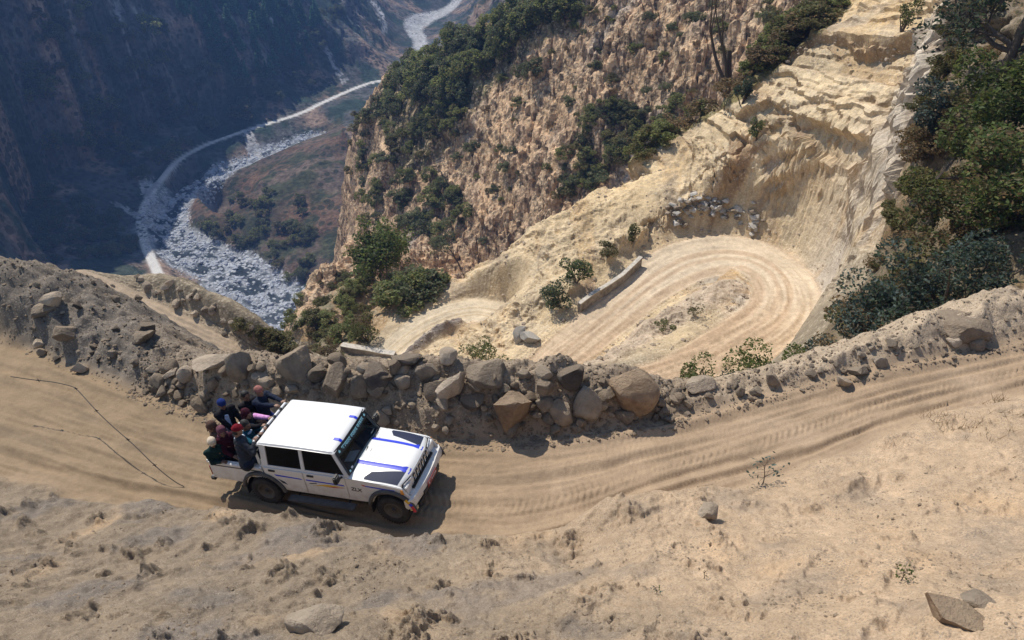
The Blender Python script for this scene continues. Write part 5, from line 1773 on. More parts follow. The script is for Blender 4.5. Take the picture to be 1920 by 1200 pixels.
for sg in (-1, 1):
    on_bonnet("stripe", M_BLUE, [(x, sg * (.36 - .045 * (1 + .5 * (x > 3.2))), sg * (.36 + .045 * (1 + .8 * (x > 3.2)))) for x in np.linspace(2.14, 3.33, 14)])
    q = []
    for x in np.linspace(2.46, 3.26, 9):
        t = (x - 2.46) / .80
        q.append((x, sg * (.60 - .17 * t - .02), sg * (.755 + .02 * t)))
    q[0] = (2.46, sg * .70, sg * .755)
    on_bonnet("decal", M_NAVY, q)
# seam across the cowl
on_bonnet("seam", M_FLARE, [(2.30, -.79, .79), (2.308, -.79, .79)])

# front: grille, lamps, bumper
gr = MB()
def fx_(y, z): return 3.36 - .10 * (abs(y) / .8) ** 2.5 + .06 * (1.0 - z)
grille = None
g0 = MB()
g0.grid(lambda y, z: (fx_(y, z) + .02, y * .94, z), list(np.linspace(-.80, .80, 25)), [.64, .72, .80, .90, .985, 1.055])
grille = g0.build("grille", M_WHITE, car, smooth=True)
for k in range(6):
    yc = (k - 2.5) * .135
    s_ = MB()
    s_.prism([(fx_(yc, .76) + .028, yc - .042, .79), (fx_(yc, .76) + .028, yc + .042, .79), (fx_(yc, 1.01) + .028, yc + .042, 1.01), (fx_(yc, 1.01) + .028, yc - .042, 1.01)], (.006, 0, 0))
    s_.build("slot", M_PLAST, grille)
    r_ = MB(); r_.prism([(fx_(yc, .76) + .036, yc - .020, .78), (fx_(yc, .76) + .036, yc + .004, .78), (fx_(yc, 1.0) + .036, yc + .004, .99), (fx_(yc, 1.0) + .036, yc - .020, .99)], (.008, 0, 0))
    r_.build("chrome_bar", M_CHROME, grille)
for sg in (-1, 1):
    h_ = MB()
    q = [(.43, .80), (.70, .78), (.745, .96), (.70, 1.03), (.45, 1.02)]
    h_.prism([(fx_(y, z) + .024 - .10 * max(0, y - .62), sg * y, z) for y, z in q], (.022, 0, 0))
    hl = h_.build("headlight", M_LENS, car, bevel=.006)
    b_ = MB()
    qq = [(.42, .785), (.71, .765), (.765, .965), (.71, 1.045), (.44, 1.035)]
    b_.prism([(fx_(y, z) + .012 - .10 * max(0, y - .62), sg * y, z) for y, z in qq], (.014, 0, 0))
    b_.build("bezel", M_PLAST, hl)
    c_ = MB(); c_.lathe([(.001, 0), (.05, .004), (.062, -.012)], (0, 0, 0), 16)
    V2 = [(fx_(.57, .9) + .052 + v[1], sg * .56 + v[0], .90 + v[2]) for v in c_.V]; c2 = MB(); c2.add(V2, c_.F); c2.build("bulb_bowl", M_CHROME, hl, smooth=True)
    a_ = MB(); a_.prism([(3.27, sg * .803, .86), (3.34, sg * .80, .86), (3.32, sg * .80, .97), (3.27, sg * .803, .97)], (0, sg * .012, 0))
    a_.build("indicator", M_AMBER, car)
k_ = MB(); k_.box((3.34, -.70, .69), (3.445, .70, .772)); k_.build("filler_panel", M_WHITE, grille, bevel=.01)
# bumper, wrapped round the corners
bp_ = MB()
ring = [(-.02, .62), (.10, .60), (.13, .50), (.12, .40), (.02, .36), (-.06, .40), (-.08, .58)]
pathy = [(-.855, -.06), (-.84, -.045), (-.78, -.035), (-.6, -.02), (-.3, .015), (0, .025), (.3, .015), (.6, -.02), (.78, -.035), (.84, -.045), (.855, -.06)]
n = len(ring)
V = [(3.43 + bx + rx * (1 if abs(y) < .8 else .6), y, rz + .135) for y, bx in pathy for rx, rz in ring]
F_ = [[i * n + k, i * n + (k + 1) % n, (i + 1) * n + (k + 1) % n, (i + 1) * n + k] for i in range(len(pathy) - 1) for k in range(n)] + [list(range(n))[::-1], list(range((len(pathy) - 1) * n, len(pathy) * n))]
bp_.add(V, F_)
bumper = bp_.build("bumper", M_WHITE, car, smooth=True)
k_ = MB(); k_.box((3.560, -.42, .515), (3.586, .42, .605)); k_.build("air_slot", M_PLAST, bumper)
k_ = MB(); k_.box((3.590, -.24, .545), (3.600, .24, .675)); plate = k_.build("number_plate", M_PLATE, bumper)
k_ = MB(); k_.prism([(3.42, -.84, .46), (3.52, -.80, .42), (3.54, -.70, .42), (3.44, -.62, .40), (3.40, -.80, .40)], (0, 0, .08)); k_.build("corner_apron", M_BEIGE, bumper)
k_ = MB(); k_.box((3.40, -.55, .30), (3.50, .55, .40)); k_.build("skid_bar", M_PLAST, bumper)

# cab: roof, posts, glass
XR0, XR1, ZR = .15, 1.86, 1.74
YW, YR = .785, .70


def roofpt(x, y):
    e = abs(y) / .735
    return ZR - .03 * e ** 3 - .02 * ((x - 1.0) / .9) ** 2
rf = MB()
xs = [.10, .12, .16] + list(np.linspace(.3, 1.75, 9)) + [1.86, 1.90, 1.92]; ys = [-.745, -.735, -.71, -.6, -.3, 0, .3, .6, .71, .735, .745]
def rz_(x, y):
    z = roofpt(x, y)
    if x < .15: z -= (.15 - x) * .7
    if x > 1.87: z -= (x - 1.87) * .8
    if abs(y) > .73: z -= .035
    return z
rf.grid(lambda x, y: (x, y, rz_(x, y)), xs, ys)
rf.grid(lambda x, y: (x, y, 1.665), [.12, 1.90], [-.735, .735])
nx, ny = len(xs), len(ys)
for sg in (0, 1):        # skirt round the roof
    yy = ys[0] if sg == 0 else ys[-1]
    rf.grid(lambda x, z: (x, yy, rz_(x, yy) if z else 1.665), xs, [0, 1])
    xx = xs[0] if sg == 0 else xs[-1]
    rf.grid(lambda y, z: (xx, y, rz_(xx, y) if z else 1.665), ys, [0, 1])
roof = rf.build("roof", M_WHITE, car, smooth=True)


def sidept(x, z, sg, out=0.0):
    t = (z - WL) / (1.68 - WL)
    return (x, sg * (YW + (YR - YW) * t + out), z)


def post(pairs, sg, th=.035):
    """pairs: (x0,x1) at the waist and (x0,x1) at the roof"""
    (a0, a1), (b0, b1) = pairs
    m_ = MB()
    m_.prism([sidept(a0, WL - .02, sg), sidept(a1, WL - .02, sg), sidept(b1, 1.68, sg), sidept(b0, 1.68, sg)], (0, -sg * th, 0))
    return m_


for sg in (-1, 1):
    for nm, pr_ in (("pillar", ((.10, .24), (.12, .27))), ("pillar", ((1.04, 1.13), (1.06, 1.14))), ("pillar", ((2.06, 2.155), (1.80, 1.885)))):
        post(pr_, sg).build("pillar", M_WHITE, car, bevel=.006)
    m_ = MB(); m_.prism([sidept(.12, 1.635, sg, .004), sidept(1.82, 1.635, sg, .004), sidept(1.80, 1.68, sg, .004), sidept(.12, 1.68, sg, .004)], (0, -sg * .03, 0)); m_.build("drip_rail", M_WHITE, car)
# back wall of the cab with its window
m_ = MB()
m_.prism([(.10, -YW, WL - .02), (.10, YW, WL - .02), (.10, YW - .02, WL + .16), (.10, -YW + .02, WL + .16)], (.03, 0, 0))
m_.prism([(.10, -YR - .03, 1.60), (.10, YR + .03, 1.60), (.10, YR, 1.67), (.10, -YR, 1.67)], (.03, 0, 0))
m_.build("back_panel", M_WHITE, car)
m_ = MB(); m_.prism([(.112, -.74, WL + .14), (.112, .74, WL + .14), (.112, .70, 1.62), (.112, -.70, 1.62)], (.008, 0, 0)); m_.build("back_window", M_SIDE, car)
# windscreen and its frame
def wpt(y, t, out=0.0):
    """t 0 at the cowl, 1 at the roof"""
    x = 2.155 + (1.885 - 2.155) * t; z = 1.135 + (1.685 - 1.135) * t
    yy = y * (1 + (YR / YW - 1) * t)
    bow = .05 * (1 - (y / .78) ** 2)
    return (x + bow + out * .9, yy, z + out * .45)
m_ = MB(); m_.grid(lambda y, t: wpt(y, t), list(np.linspace(-.755, .755, 13)), [.02, .25, .5, .75, .985])
wind = m_.build("windscreen", M_WIND, car, smooth=True)
m_ = MB()
for t0, t1 in ((.0, .05), (.955, 1.0)):
    m_.grid(lambda y, t: wpt(y, t, .006), list(np.linspace(-.76, .76, 13)), [t0, t1])
for y0, y1 in ((-.765, -.725), (.725, .765)):
    m_.grid(lambda y, t: wpt(y, t, .007), [y0, y1], [.0, .25, .5, .75, 1.0])
m_.build("seal", M_PLAST, wind)
m_ = MB(); m_.grid(lambda y, t: wpt(y, t, .009), list(np.linspace(-.735, .735, 13)), [.72, .85, .965])
banner = m_.build("sun_strip", M_BANNER, wind, smooth=True)


def letters(name, txt, mat, parent, size, loc, xdir, ydir, spacing=1.0, fit=None):
    cu = bpy.data.curves.new(name, 'FONT'); cu.body = txt; cu.size = size; cu.align_x = 'CENTER'; cu.align_y = 'CENTER'; cu.extrude = .0008; cu.space_character = spacing; cu.offset = .002
    cu.resolution_u = 3
    tmp = bpy.data.objects.new(name, cu); COL.objects.link(tmp)
    bpy.context.view_layer.update()
    me = bpy.data.meshes.new_from_object(tmp.evaluated_get(bpy.context.evaluated_depsgraph_get()))
    bpy.data.objects.remove(tmp); bpy.data.curves.remove(cu)
    V = np.array([v.co[:] for v in me.vertices])
    if fit and len(V): V[:, 0] *= fit / max(np.ptp(V[:, 0]), 1e-4)
    X_ = np.array(xdir, float); Y_ = np.array(ydir, float); X_ /= np.linalg.norm(X_); Y_ /= np.linalg.norm(Y_); Z_ = np.cross(X_, Y_)
    if callable(loc): W_ = np.array([loc(v) for v in V])
    else: W_ = np.array(loc) + V[:, :1] * X_ + V[:, 1:2] * Y_ + V[:, 2:] * Z_
    me.vertices.foreach_set("co", W_.astype(np.float32).ravel()); me.update(); me.materials.clear()
    return link_mesh(name, me, mat, parent)


letters("banner_text", "शभयातरा नपालज जनकपर", M_CYAN, banner, .105, lambda v: wpt(v[0] * 1.0, .845 + v[1] * 1.75, .011 + v[2]), (0, 1, 0), (0, 0, 1), fit=1.08)
for sg in (-1, 1):
    m_ = MB()
    pts8 = []
    for k in range(10):
        a = math.pi * k / 5 + .3; r_ = .042 if k % 2 == 0 else .022
        pts8.append(wpt(sg * .64 + r_ * math.cos(a), .845 + r_ * math.sin(a) * 1.6, .013))
    m_.prism(pts8, (.002, 0, .001)); m_.build("star", M_CYAN, banner)
m_ = MB(); m_.grid(lambda y, t: wpt(y, t, .008), [-.70, -.655], [.06, .13]); m_.build("sticker", M_CYAN, wind)
m_ = MB(); m_.grid(lambda y, t: wpt(y, t, .008), [-.62, -.56], [.10, .17]); m_.build("sticker", M_PAPER, wind)
for y in (-.36, .36):
    m_ = MB(); m_.grid(lambda yy, x: (x, yy, rz_(x, yy) + .006), list(np.linspace(y - .035, y + .035, 3)), [1.74, 1.80, 1.86, 1.915]); m_.build("roof_tape", M_BLUE, roof)
for y0 in (-.30, .25):
    m_ = MB(); m_.tube([wpt(y0, -.03, .02), wpt(y0 + .16, .03, .022), wpt(y0 + .38, .10, .02)], .008, 5); m_.build("wiper", M_PLAST, wind)
# inside
m_ = MB(); m_.prism([(2.10, -.72, 1.14), (2.13, -.72, 1.02), (1.72, -.72, .86), (1.68, -.72, 1.00), (1.82, -.72, 1.13)], (0, 1.44, 0)); dash = m_.build("dashboard", M_DASH, car, bevel=.02)
m_ = MB(); m_.prism([(2.06, -.36, 1.150), (2.04, -.02, 1.150), (1.84, -.08, 1.138), (1.86, -.40, 1.138)], (0, 0, .006)); m_.build("paper", M_PAPER, dash)
m_ = MB()
for k in range(20):
    a, b = 2 * math.pi * k / 20, 2 * math.pi * (k + 1) / 20
    f = lambda t: (1.60 + .09 * math.sin(t) * .9, -.36 + .18 * math.cos(t), 1.08 + .16 * math.sin(t))
    m_.tube([f(a), f(b)], .014, 5, False)
m_.tube([(1.60, -.36, 1.08), (1.78, -.36, .98)], .022, 6); m_.build("steering_wheel", M_PLAST, dash)
for y in (-.37, .37):
    m_ = MB(); m_.box((1.00, y - .24, .62), (1.48, y + .24, .80)); m_.prism([(1.04, y - .24, .78), (1.14, y - .24, .78), (.98, y - .22, 1.40), (.90, y - .22, 1.40)], (0, .46, 0)); m_.build("seat", M_SEAT, car, bevel=.03)
m_ = MB(); m_.box((.22, -.66, .62), (.66, .66, .80)); m_.box((.20, -.66, .80), (.32, .66, 1.38)); m_.build("rear_seat", M_SEAT, car, bevel=.03)
m_ = MB(); m_.box((.16, -.735, .565), (2.09, .735, .60)); m_.build("cab_floor", M_SEAT, car)

# doors on both sides
for sg in (-1, 1):
    yo = sg * (HW + .001)
    rearp = [(.135, WL - .012)] + [(.135, .90)] + [p for p in arch(0, AR + .035, .50) if p[0] > .16] + [(.60, .50), (1.062, .50), (1.062, WL - .012)]
    frontp = [(1.085, WL - .012), (1.085, .50), (2.02, .50), (2.05, .56), (2.05, WL - .012)]
    for nm, prof, wx in (("rear_door", rearp, ((.255, 1.035), (.285, 1.055))), ("front_door", frontp, ((1.135, 2.035), (1.145, 1.785)))):
        d_ = MB(); d_.prism([(x, yo, z) for x, z in prof], (0, sg * .012, 0)); door = d_.build("door", M_WHITE, car, bevel=.005)
        (w0, w1), (r0, r1) = wx
        w_ = MB(); w_.prism([sidept(w0, WL + .035, sg, -.008), sidept(w1, WL + .035, sg, -.008), sidept(r1, 1.632, sg, -.008), sidept(r0, 1.632, sg, -.008)], (0, -sg * .006, 0)); w_.build("window", M_SIDE, door)
        fr_ = MB()
        for (xa, za, xb, zb, xc, zc, xd, zd) in ((w0 - .02, WL - .01, w1 + .02, WL - .01, w1 + .02, WL + .04, w0 - .02, WL + .04),):
            fr_.prism([sidept(xa, za, sg, .006), sidept(xb, zb, sg, .006), sidept(xc, zc, sg, .004), sidept(xd, zd, sg, .004)], (0, -sg * .03, 0))
        fr_.build("window_sill", M_WHITE, door)
        hx = .32 if nm == "rear_door" else 1.24
        h_ = MB(); h_.box((hx - .07, yo + sg * .012 if sg > 0 else yo - .020 - .012, 1.005), (hx + .08, yo + sg * .032 if sg > 0 else yo - .012, 1.045)); h_.build("handle", M_PLAST, door)
        st = MB()
        if nm == "rear_door": q = [(.36, .925), (.98, .905), (1.03, .875), (.40, .885)]
        else: q = [(1.10, .905), (1.99, .895), (2.01, .865), (1.12, .872)]
        st.prism([(x, yo + sg * .013, z) for x, z in q], (0, sg * .003, 0)); st.build("stripe", M_BLUE, door)
        if nm == "front_door":
            st = MB(); st.prism([(x, yo + sg * .0135, z) for x, z in [(1.25, .765), (1.60, .835), (2.00, .83), (1.72, .80), (1.62, .785)]], (0, sg * .003, 0)); st.build("swoosh", M_YEL, door)
            st = MB(); st.prism([(x, yo + sg * .0125, z) for x, z in [(1.50, .775), (1.75, .795), (2.01, .80), (1.75, .772)]], (0, sg * .0025, 0)); st.build("swoosh", M_RED, door)
            st = MB(); st.prism([(x, yo + sg * .0122, z) for x, z in [(1.16, .80), (1.34, .845), (1.36, .83), (1.20, .79)]], (0, sg * .0025, 0)); st.build("swoosh", M_NAVY, door)
        else:
            st = MB(); st.prism([(x, yo + sg * .0125, z) for x, z in [(.42, .80), (.56, .74), (.62, .66), (.50, .70)]], (0, sg * .0025, 0)); st.build("badge", M_NAVY, door)
    # wing: small stripe, lettering-like badge
    st = MB(); st.prism([(x, yo + sg * .0005, z) for x, z in [(2.46, .955), (3.14, .935), (3.12, .90), (2.52, .925)]], (0, sg * .003, 0)); st.build("stripe", M_BLUE, car)
    st = MB(); st.prism([(x, yo + sg * .0005, z) for x, z in [(2.40, .965), (2.47, .962), (2.50, .928), (2.44, .935)]], (0, sg * .0035, 0)); st.build("stripe", M_RED, car)
    letters("badge", "ZLX", M_PLAST, car, .13, (2.26, yo + sg * .003, .80), (1 if sg < 0 else -1, 0, -.06), (.15, 0, 1))
    # wheel arch flares
    for cx in (0, WB):
        f_ = MB(); P_, n_ = arch(cx, AR + .012, .44, 18), 18
        V = []
        for (x, z) in P_:
            dx, dz = (x - cx) / (AR + .012), (z - AZ_) / (AR + .012)
            for (rr, yy) in ((0, -.045), (.02, .055), (.055, .062), (.085, .045), (.095, .004)):
                V.append((x + dx * rr, sg * (HW + yy), z + dz * rr))
        f_.add(V, [[i * 5 + k, i * 5 + k + 1, (i + 1) * 5 + k + 1, (i + 1) * 5 + k] for i in range(n_ - 1) for k in range(4)])
        fl = f_.build("wheel_arch", M_FLARE, car, smooth=True)
        if cx > 1:
            for mt, a0, a1 in ((M_YEL, 2.30, 2.52), (M_BLUE, 2.53, 2.66), (M_RED, 2.68, 2.98)):
                s_ = MB(); aa = np.linspace(a0, a1, 6)
                s_.add([(cx - (AR + .012 + rr) * math.cos(a), sg * (HW + yy), AZ_ + (AR + .012 + rr) * math.sin(a)) for a in aa for rr, yy in ((.018, .060), (.056, .067), (.086, .050))],
                       [[i * 3 + k, i * 3 + k + 1, (i + 1) * 3 + k + 1, (i + 1) * 3 + k] for i in range(5) for k in range(2)])
                s_.build("arch_tape", mt, fl, smooth=True)
    # side step
    s_ = MB(); s_.box((.62, sg * .90 - .09, .36), (2.20, sg * .90 + .09, .40)); step = s_.build("side_step", M_FLARE, car, bevel=.015)
    s_ = MB()
    for x in (.8, 2.0): s_.tube([(x, sg * .5, .42), (x, sg * .86, .37)], .02, 6)
    s_.build("step_bracket", M_DARK, step)
    # mirror
    mr_ = MB(); mr_.box((1.93, sg * .965 - .085, 1.10), (2.02, sg * .965 + .085, 1.30)); mirror = mr_.build("mirror", M_PLAST, car, bevel=.025)
    a_ = MB(); a_.tube([(1.99, sg * .79, 1.10), (1.98, sg * .90, 1.14)], .022, 6); a_.build("mirror_arm", M_PLAST, mirror)
    # mud flap
    for cx in (-.50, WB - .50):
        s_ = MB(); s_.box((cx - .01, sg * .68 - .13, .20), (cx + .012, sg * .68 + .13, .52)); s_.build("mud_flap", M_PLAST, car)

# load bed
XT = -1.28
bed = MB()
for sg in (-1, 1):
    y = sg * HW
    prof = [(.075, .985), (XT, .985), (XT, .56)] + [(XT + .05, .54), (-.50, .52)] + [p for p in arch(0, AR, .52) if p[0] < .07] + [(.075, AZ_ + math.sqrt(AR ** 2 - .075 ** 2))]
    bed.prism([(x, y - sg * .03, z) for x, z in prof], (0, sg * .03, 0))
    bed.box((XT, sg * .71 - .02, .74), (.07, sg * .71 + .02, .985))
    bed.box((-.46, sg * .62 - .10, .70), (.07, sg * .62 + .10, .86))
bed.box((XT + .02, -.77, .70), (.07, .77, .74)); bed.box((.04, -.77, .70), (.075, .77, 1.10))
bedo = bed.build("load_bed", M_WHITE, car, bevel=.006)
for sg in (-1, 1):
    r_ = MB(); r_.box((XT, sg * .765 - .055, .988), (.07, sg * .765 + .055, 1.045)); r_.build("bed_rail", M_WHITE, bedo, bevel=.018)
    r_ = MB(); r_.box((XT + .06, sg * (HW + .004) - .004, .925), (.05, sg * (HW + .004) + .004, .945)); r_.build("trim_line", M_PLAST, bedo)
    t_ = MB(); t_.box((XT - .035, sg * .755 - .045, .62), (XT + .002, sg * .755 + .045, .88)); t_.build("tail_light", M_TAILRED, car, bevel=.01)
t_ = MB(); t_.box((XT - .025, -.70, .58), (XT + .015, .70, 1.0)); gate = t_.build("tailgate", M_WHITE, car, bevel=.01)
t_ = MB(); t_.tube([(XT - .01, -.80, 1.02), (XT - .01, .80, 1.02)], .035, 8); t_.build("gate_rail", M_WHITE, gate, smooth=True)
t_ = MB(); t_.box((XT - .14, -.78, .42), (XT - .02, .78, .52)); t_.build("rear_bumper", M_PLAST, car, bevel=.015)
# hand rail behind the cab
rl = MB(); rl.tube([(-.02, -.70, 1.05), (-.02, -.70, 1.56), (-.02, -.64, 1.63), (-.02, .64, 1.63), (-.02, .70, 1.56), (-.02, .70, 1.05)], .030, 10); rail = rl.build("hand_rail", M_WHITE, car, smooth=True)
for y in (-.44, -.14, .16, .42):
    r_ = MB(); r_.tube([(-.02, y - .035, 1.63), (-.02, y + .035, 1.63)], .036, 10); r_.build("rail_clamp", M_PLAST, rail, smooth=True)
r_ = MB(); r_.tube([(.0, -.70, 1.40), (.0, .70, 1.40)], .018, 8); r_.build("rail_bar", M_PLAST, rail, smooth=True)

# wheels
for cx in (0, WB):
    for sg in (-1, 1):
        t_ = MB()
        t_.lathe([(.20, -.085), (.24, -.105), (.31, -.112), (.345, -.095), (.362, -.06), (.365, 0), (.362, .06), (.345, .095), (.31, .112), (.24, .105), (.20, .085)], (0, 0, 0), 40)
        # tread blocks
        for k in range(40):
            a = 2 * math.pi * k / 40; a2 = a + .085
            for y0, y1 in ((-.095, -.035), (-.03, .03), (.035, .095)):
                sh = .04 * (y0 > 0)
                t_.add([(r_ * math.cos(q + sh), yy, r_ * math.sin(q + sh)) for q in (a, a2) for r_ in (.358, .374) for yy in (y0, y1)], [(0, 1, 3, 2), (4, 6, 7, 5), (2, 3, 7, 6), (0, 4, 5, 1), (0, 2, 6, 4), (1, 5, 7, 3)])
        wh = t_.build("wheel", M_TYRE, car, smooth=True)
        wh.location = (cx, sg * .74, .365)
        r_ = MB(); s2 = sg
        r_.lathe([(.0005, s2 * .055), (.05, s2 * .06), (.06, s2 * .035), (.11, s2 * .03), (.155, s2 * .055), (.175, s2 * .085), (.203, s2 * .095), (.212, s2 * .088), (.203, s2 * .05), (.203, -s2 * .08)], (0, 0, 0), 32)
        r_.build("rim", M_RIM, wh, smooth=True)
        c_ = MB(); c_.lathe([(.0005, s2 * .085), (.035, s2 * .082), (.045, s2 * .06)], (0, 0, 0), 16); c_.build("hub_cap", M_PLAST, wh, smooth=True)
letters("plate_text", "ज १ च ३२५७", M_PAPER, plate, .085, (3.6015, 0, .61), (0, 1, 0), (0, 0, 1), fit=.40)
# ================================================================== THE PASSENGERS IN THE BED
SKINS = [(.23, .125, .08), (.19, .10, .062), (.27, .155, .10)]
SK_M = [plain("skin", c_, .6, noise_amt=.12, scale=30) for c_ in SKINS]


def cloth(name, col, amt=.25):
    return plain(name, col, .9, spec=.15, noise_amt=amt, scale=18, bump=.01)


HAIR = plain("black_hair", (.012, .010, .009), .7, noise_amt=.4, scale=60)
EYE = plain("dark_eye", (.012, .009, .008), .3)
LIP = plain("lips", (.20, .075, .06), .6)


def cap_arrays(p0, p1, r0, r1, seg=12, flat=None):
    """tapered capsule; flat = (axis, factor) squeezes it"""
    p0 = np.array(p0, float); p1 = np.array(p1, float)
    d = p1 - p0; L_ = np.linalg.norm(d); d = d / (L_ + 1e-9)
    ref = np.array([0, 0, 1.0]) if abs(d[2]) < .9 else np.array([1.0, 0, 0])
    a = np.cross(d, ref); a /= np.linalg.norm(a); b = np.cross(d, a)
    rings = [(p0 - d * r0 * math.cos(t), r0 * math.sin(t)) for t in (.02, .5, 1.0)] + [(p0, r0), ((p0 + p1) / 2, (r0 + r1) / 2), (p1, r1)] + [(p1 + d * r1 * math.cos(t), r1 * math.sin(t)) for t in (1.0, .5, .02)]
    V = []
    for c_, r_ in rings:
        for k in range(seg):
            th = 2 * math.pi * k / seg
            o = r_ * (math.cos(th) * a + math.sin(th) * b)
            if flat is not None: o = o - np.array(flat[0]) * (o @ np.array(flat[0])) * (1 - flat[1])
            V.append(c_ + o)
    F_ = []
    for i in range(len(rings) - 1):
        for k in range(seg):
            k2 = (k + 1) % seg; F_.append([i * seg + k, i * seg + k2, (i + 1) * seg + k2, (i + 1) * seg + k])
    n = len(V); F_.append(list(range(seg))[::-1]); F_.append(list(range(n - seg, n)))
    return V, F_


def ell_arrays(c_, r_, M=None, seg=16, rings=10, zmin=-1.0):
    V, F_ = [], []
    for i in range(rings + 1):
        t = math.pi * i / rings
        for k in range(seg):
            p = 2 * math.pi * k / seg
            V.append(np.array([r_[0] * math.sin(t) * math.cos(p), r_[1] * math.sin(t) * math.sin(p), r_[2] * max(zmin, math.cos(t))]))
    V = np.array(V)
    if M is not None: V = V @ np.array(M).T
    V = V + np.array(c_)
    for i in range(rings):
        for k in range(seg):
            k2 = (k + 1) % seg; F_.append([i * seg + k, (i + 1) * seg + k, (i + 1) * seg + k2, i * seg + k2])
    return [tuple(v) for v in V], F_


class Solid:
    def __init__(s): s.V = []; s.F = []
    def add(s, VF):
        o = len(s.V); s.V += [tuple(v) for v in VF[0]]; s.F += [[i + o for i in f] for f in VF[1]]
        return s
    def build(s, name, mat, parent, voxel=.012, smooth=2, fold=0.0):
        """join everything into one continuous surface"""
        me = bpy.data.meshes.new(name); me.from_pydata(s.V, [], s.F); me.update()
        o = bpy.data.objects.new(name, me); COL.objects.link(o)
        m_ = o.modifiers.new("r", 'REMESH'); m_.mode = 'VOXEL'; m_.voxel_size = voxel; m_.use_smooth_shade = True
        if smooth:
            m2 = o.modifiers.new("s", 'SMOOTH'); m2.iterations = smooth; m2.factor = .5
        bpy.context.view_layer.update()
        me2 = bpy.data.meshes.new_from_object(o.evaluated_get(bpy.context.evaluated_depsgraph_get()))
        o.modifiers.clear(); o.data = me2; bpy.data.meshes.remove(me); me2.name = name
        if fold and len(me2.vertices):
            V = np.empty(len(me2.vertices) * 3, np.float32); me2.vertices.foreach_get("co", V); V = V.reshape(-1, 3).astype(float)
            N_ = np.empty(len(me2.vertices) * 3, np.float32); me2.vertices.foreach_get("normal", N_); N_ = N_.reshape(-1, 3)
            w = noise3(V * np.array([1, 1, 1.8]), 7.5, 3) + .6 * noise3(V, 16, 4)
            V = V + N_ * (w * fold)[:, None]
            me2.vertices.foreach_set("co", V.astype(np.float32).ravel()); me2.update()
        me2.materials.clear(); me2.materials.append(mat)
        me2.polygons.foreach_set("use_smooth", np.ones(len(me2.polygons), bool))
        o.parent = parent
        return o


def hand_solid(S, wrist, fwd, down, side, grip=True, s=1.0):
    """palm, four unequal bent fingers and a thumb off the side of the palm. fwd: along the hand, down: towards what it holds"""
    f = np.array(fwd, float); f /= np.linalg.norm(f); dn = np.array(down, float); dn -= f * (dn @ f); dn /= np.linalg.norm(dn); sd = np.cross(f, dn) * side
    w = np.array(wrist, float)
    for k in range(4):
        a = w + sd * (.030 - .020 * k) * s; b = a + f * .085 * s
        S.add(cap_arrays(a * .6 + w * .4, b, .015 * s, .0125 * s, 8))
        ln = (.075, .084, .078, .060)[k] * s
        ang = (.5, .55, .6, .7)[k] if grip else .18
        p = b; dirn = f.copy()
        for q, fr in enumerate((.45, .32, .23)):
            th = ang * (q + 1) * (1.25 if grip else .8)
            dd = f * math.cos(th) + dn * math.sin(th) + sd * (.06 - .04 * k)
            e = p + dd * ln * fr * 1.1
            S.add(cap_arrays(p, e, (.0098 - .0010 * q) * s, (.0090 - .0010 * q) * s, 8)); p = e
    t0 = w + f * .022 * s + sd * .034 * s; t1 = t0 + (f * .030 + sd * .024 + dn * .012) * s; t2 = t1 + (f * .022 + dn * .026 + sd * .002) * s
    S.add(cap_arrays(t0, t1, .0145 * s, .0115 * s, 8)); S.add(cap_arrays(t1, t2, .0110 * s, .0085 * s, 8))


def elbow(sh, ha, l1, l2, bend):
    sh = np.array(sh, float); ha = np.array(ha, float); d = ha - sh; L_ = np.linalg.norm(d)
    if L_ > (l1 + l2) * .995: ha = sh + d / L_ * (l1 + l2) * .995; L_ = (l1 + l2) * .995; d = ha - sh
    d = d / L_; a = (l1 * l1 - l2 * l2 + L_ * L_) / (2 * L_); h = math.sqrt(max(l1 * l1 - a * a, 0))
    b = np.array(bend, float); b -= d * (b @ d); b /= np.linalg.norm(b) + 1e-9
    return sh + d * a + b * h, ha


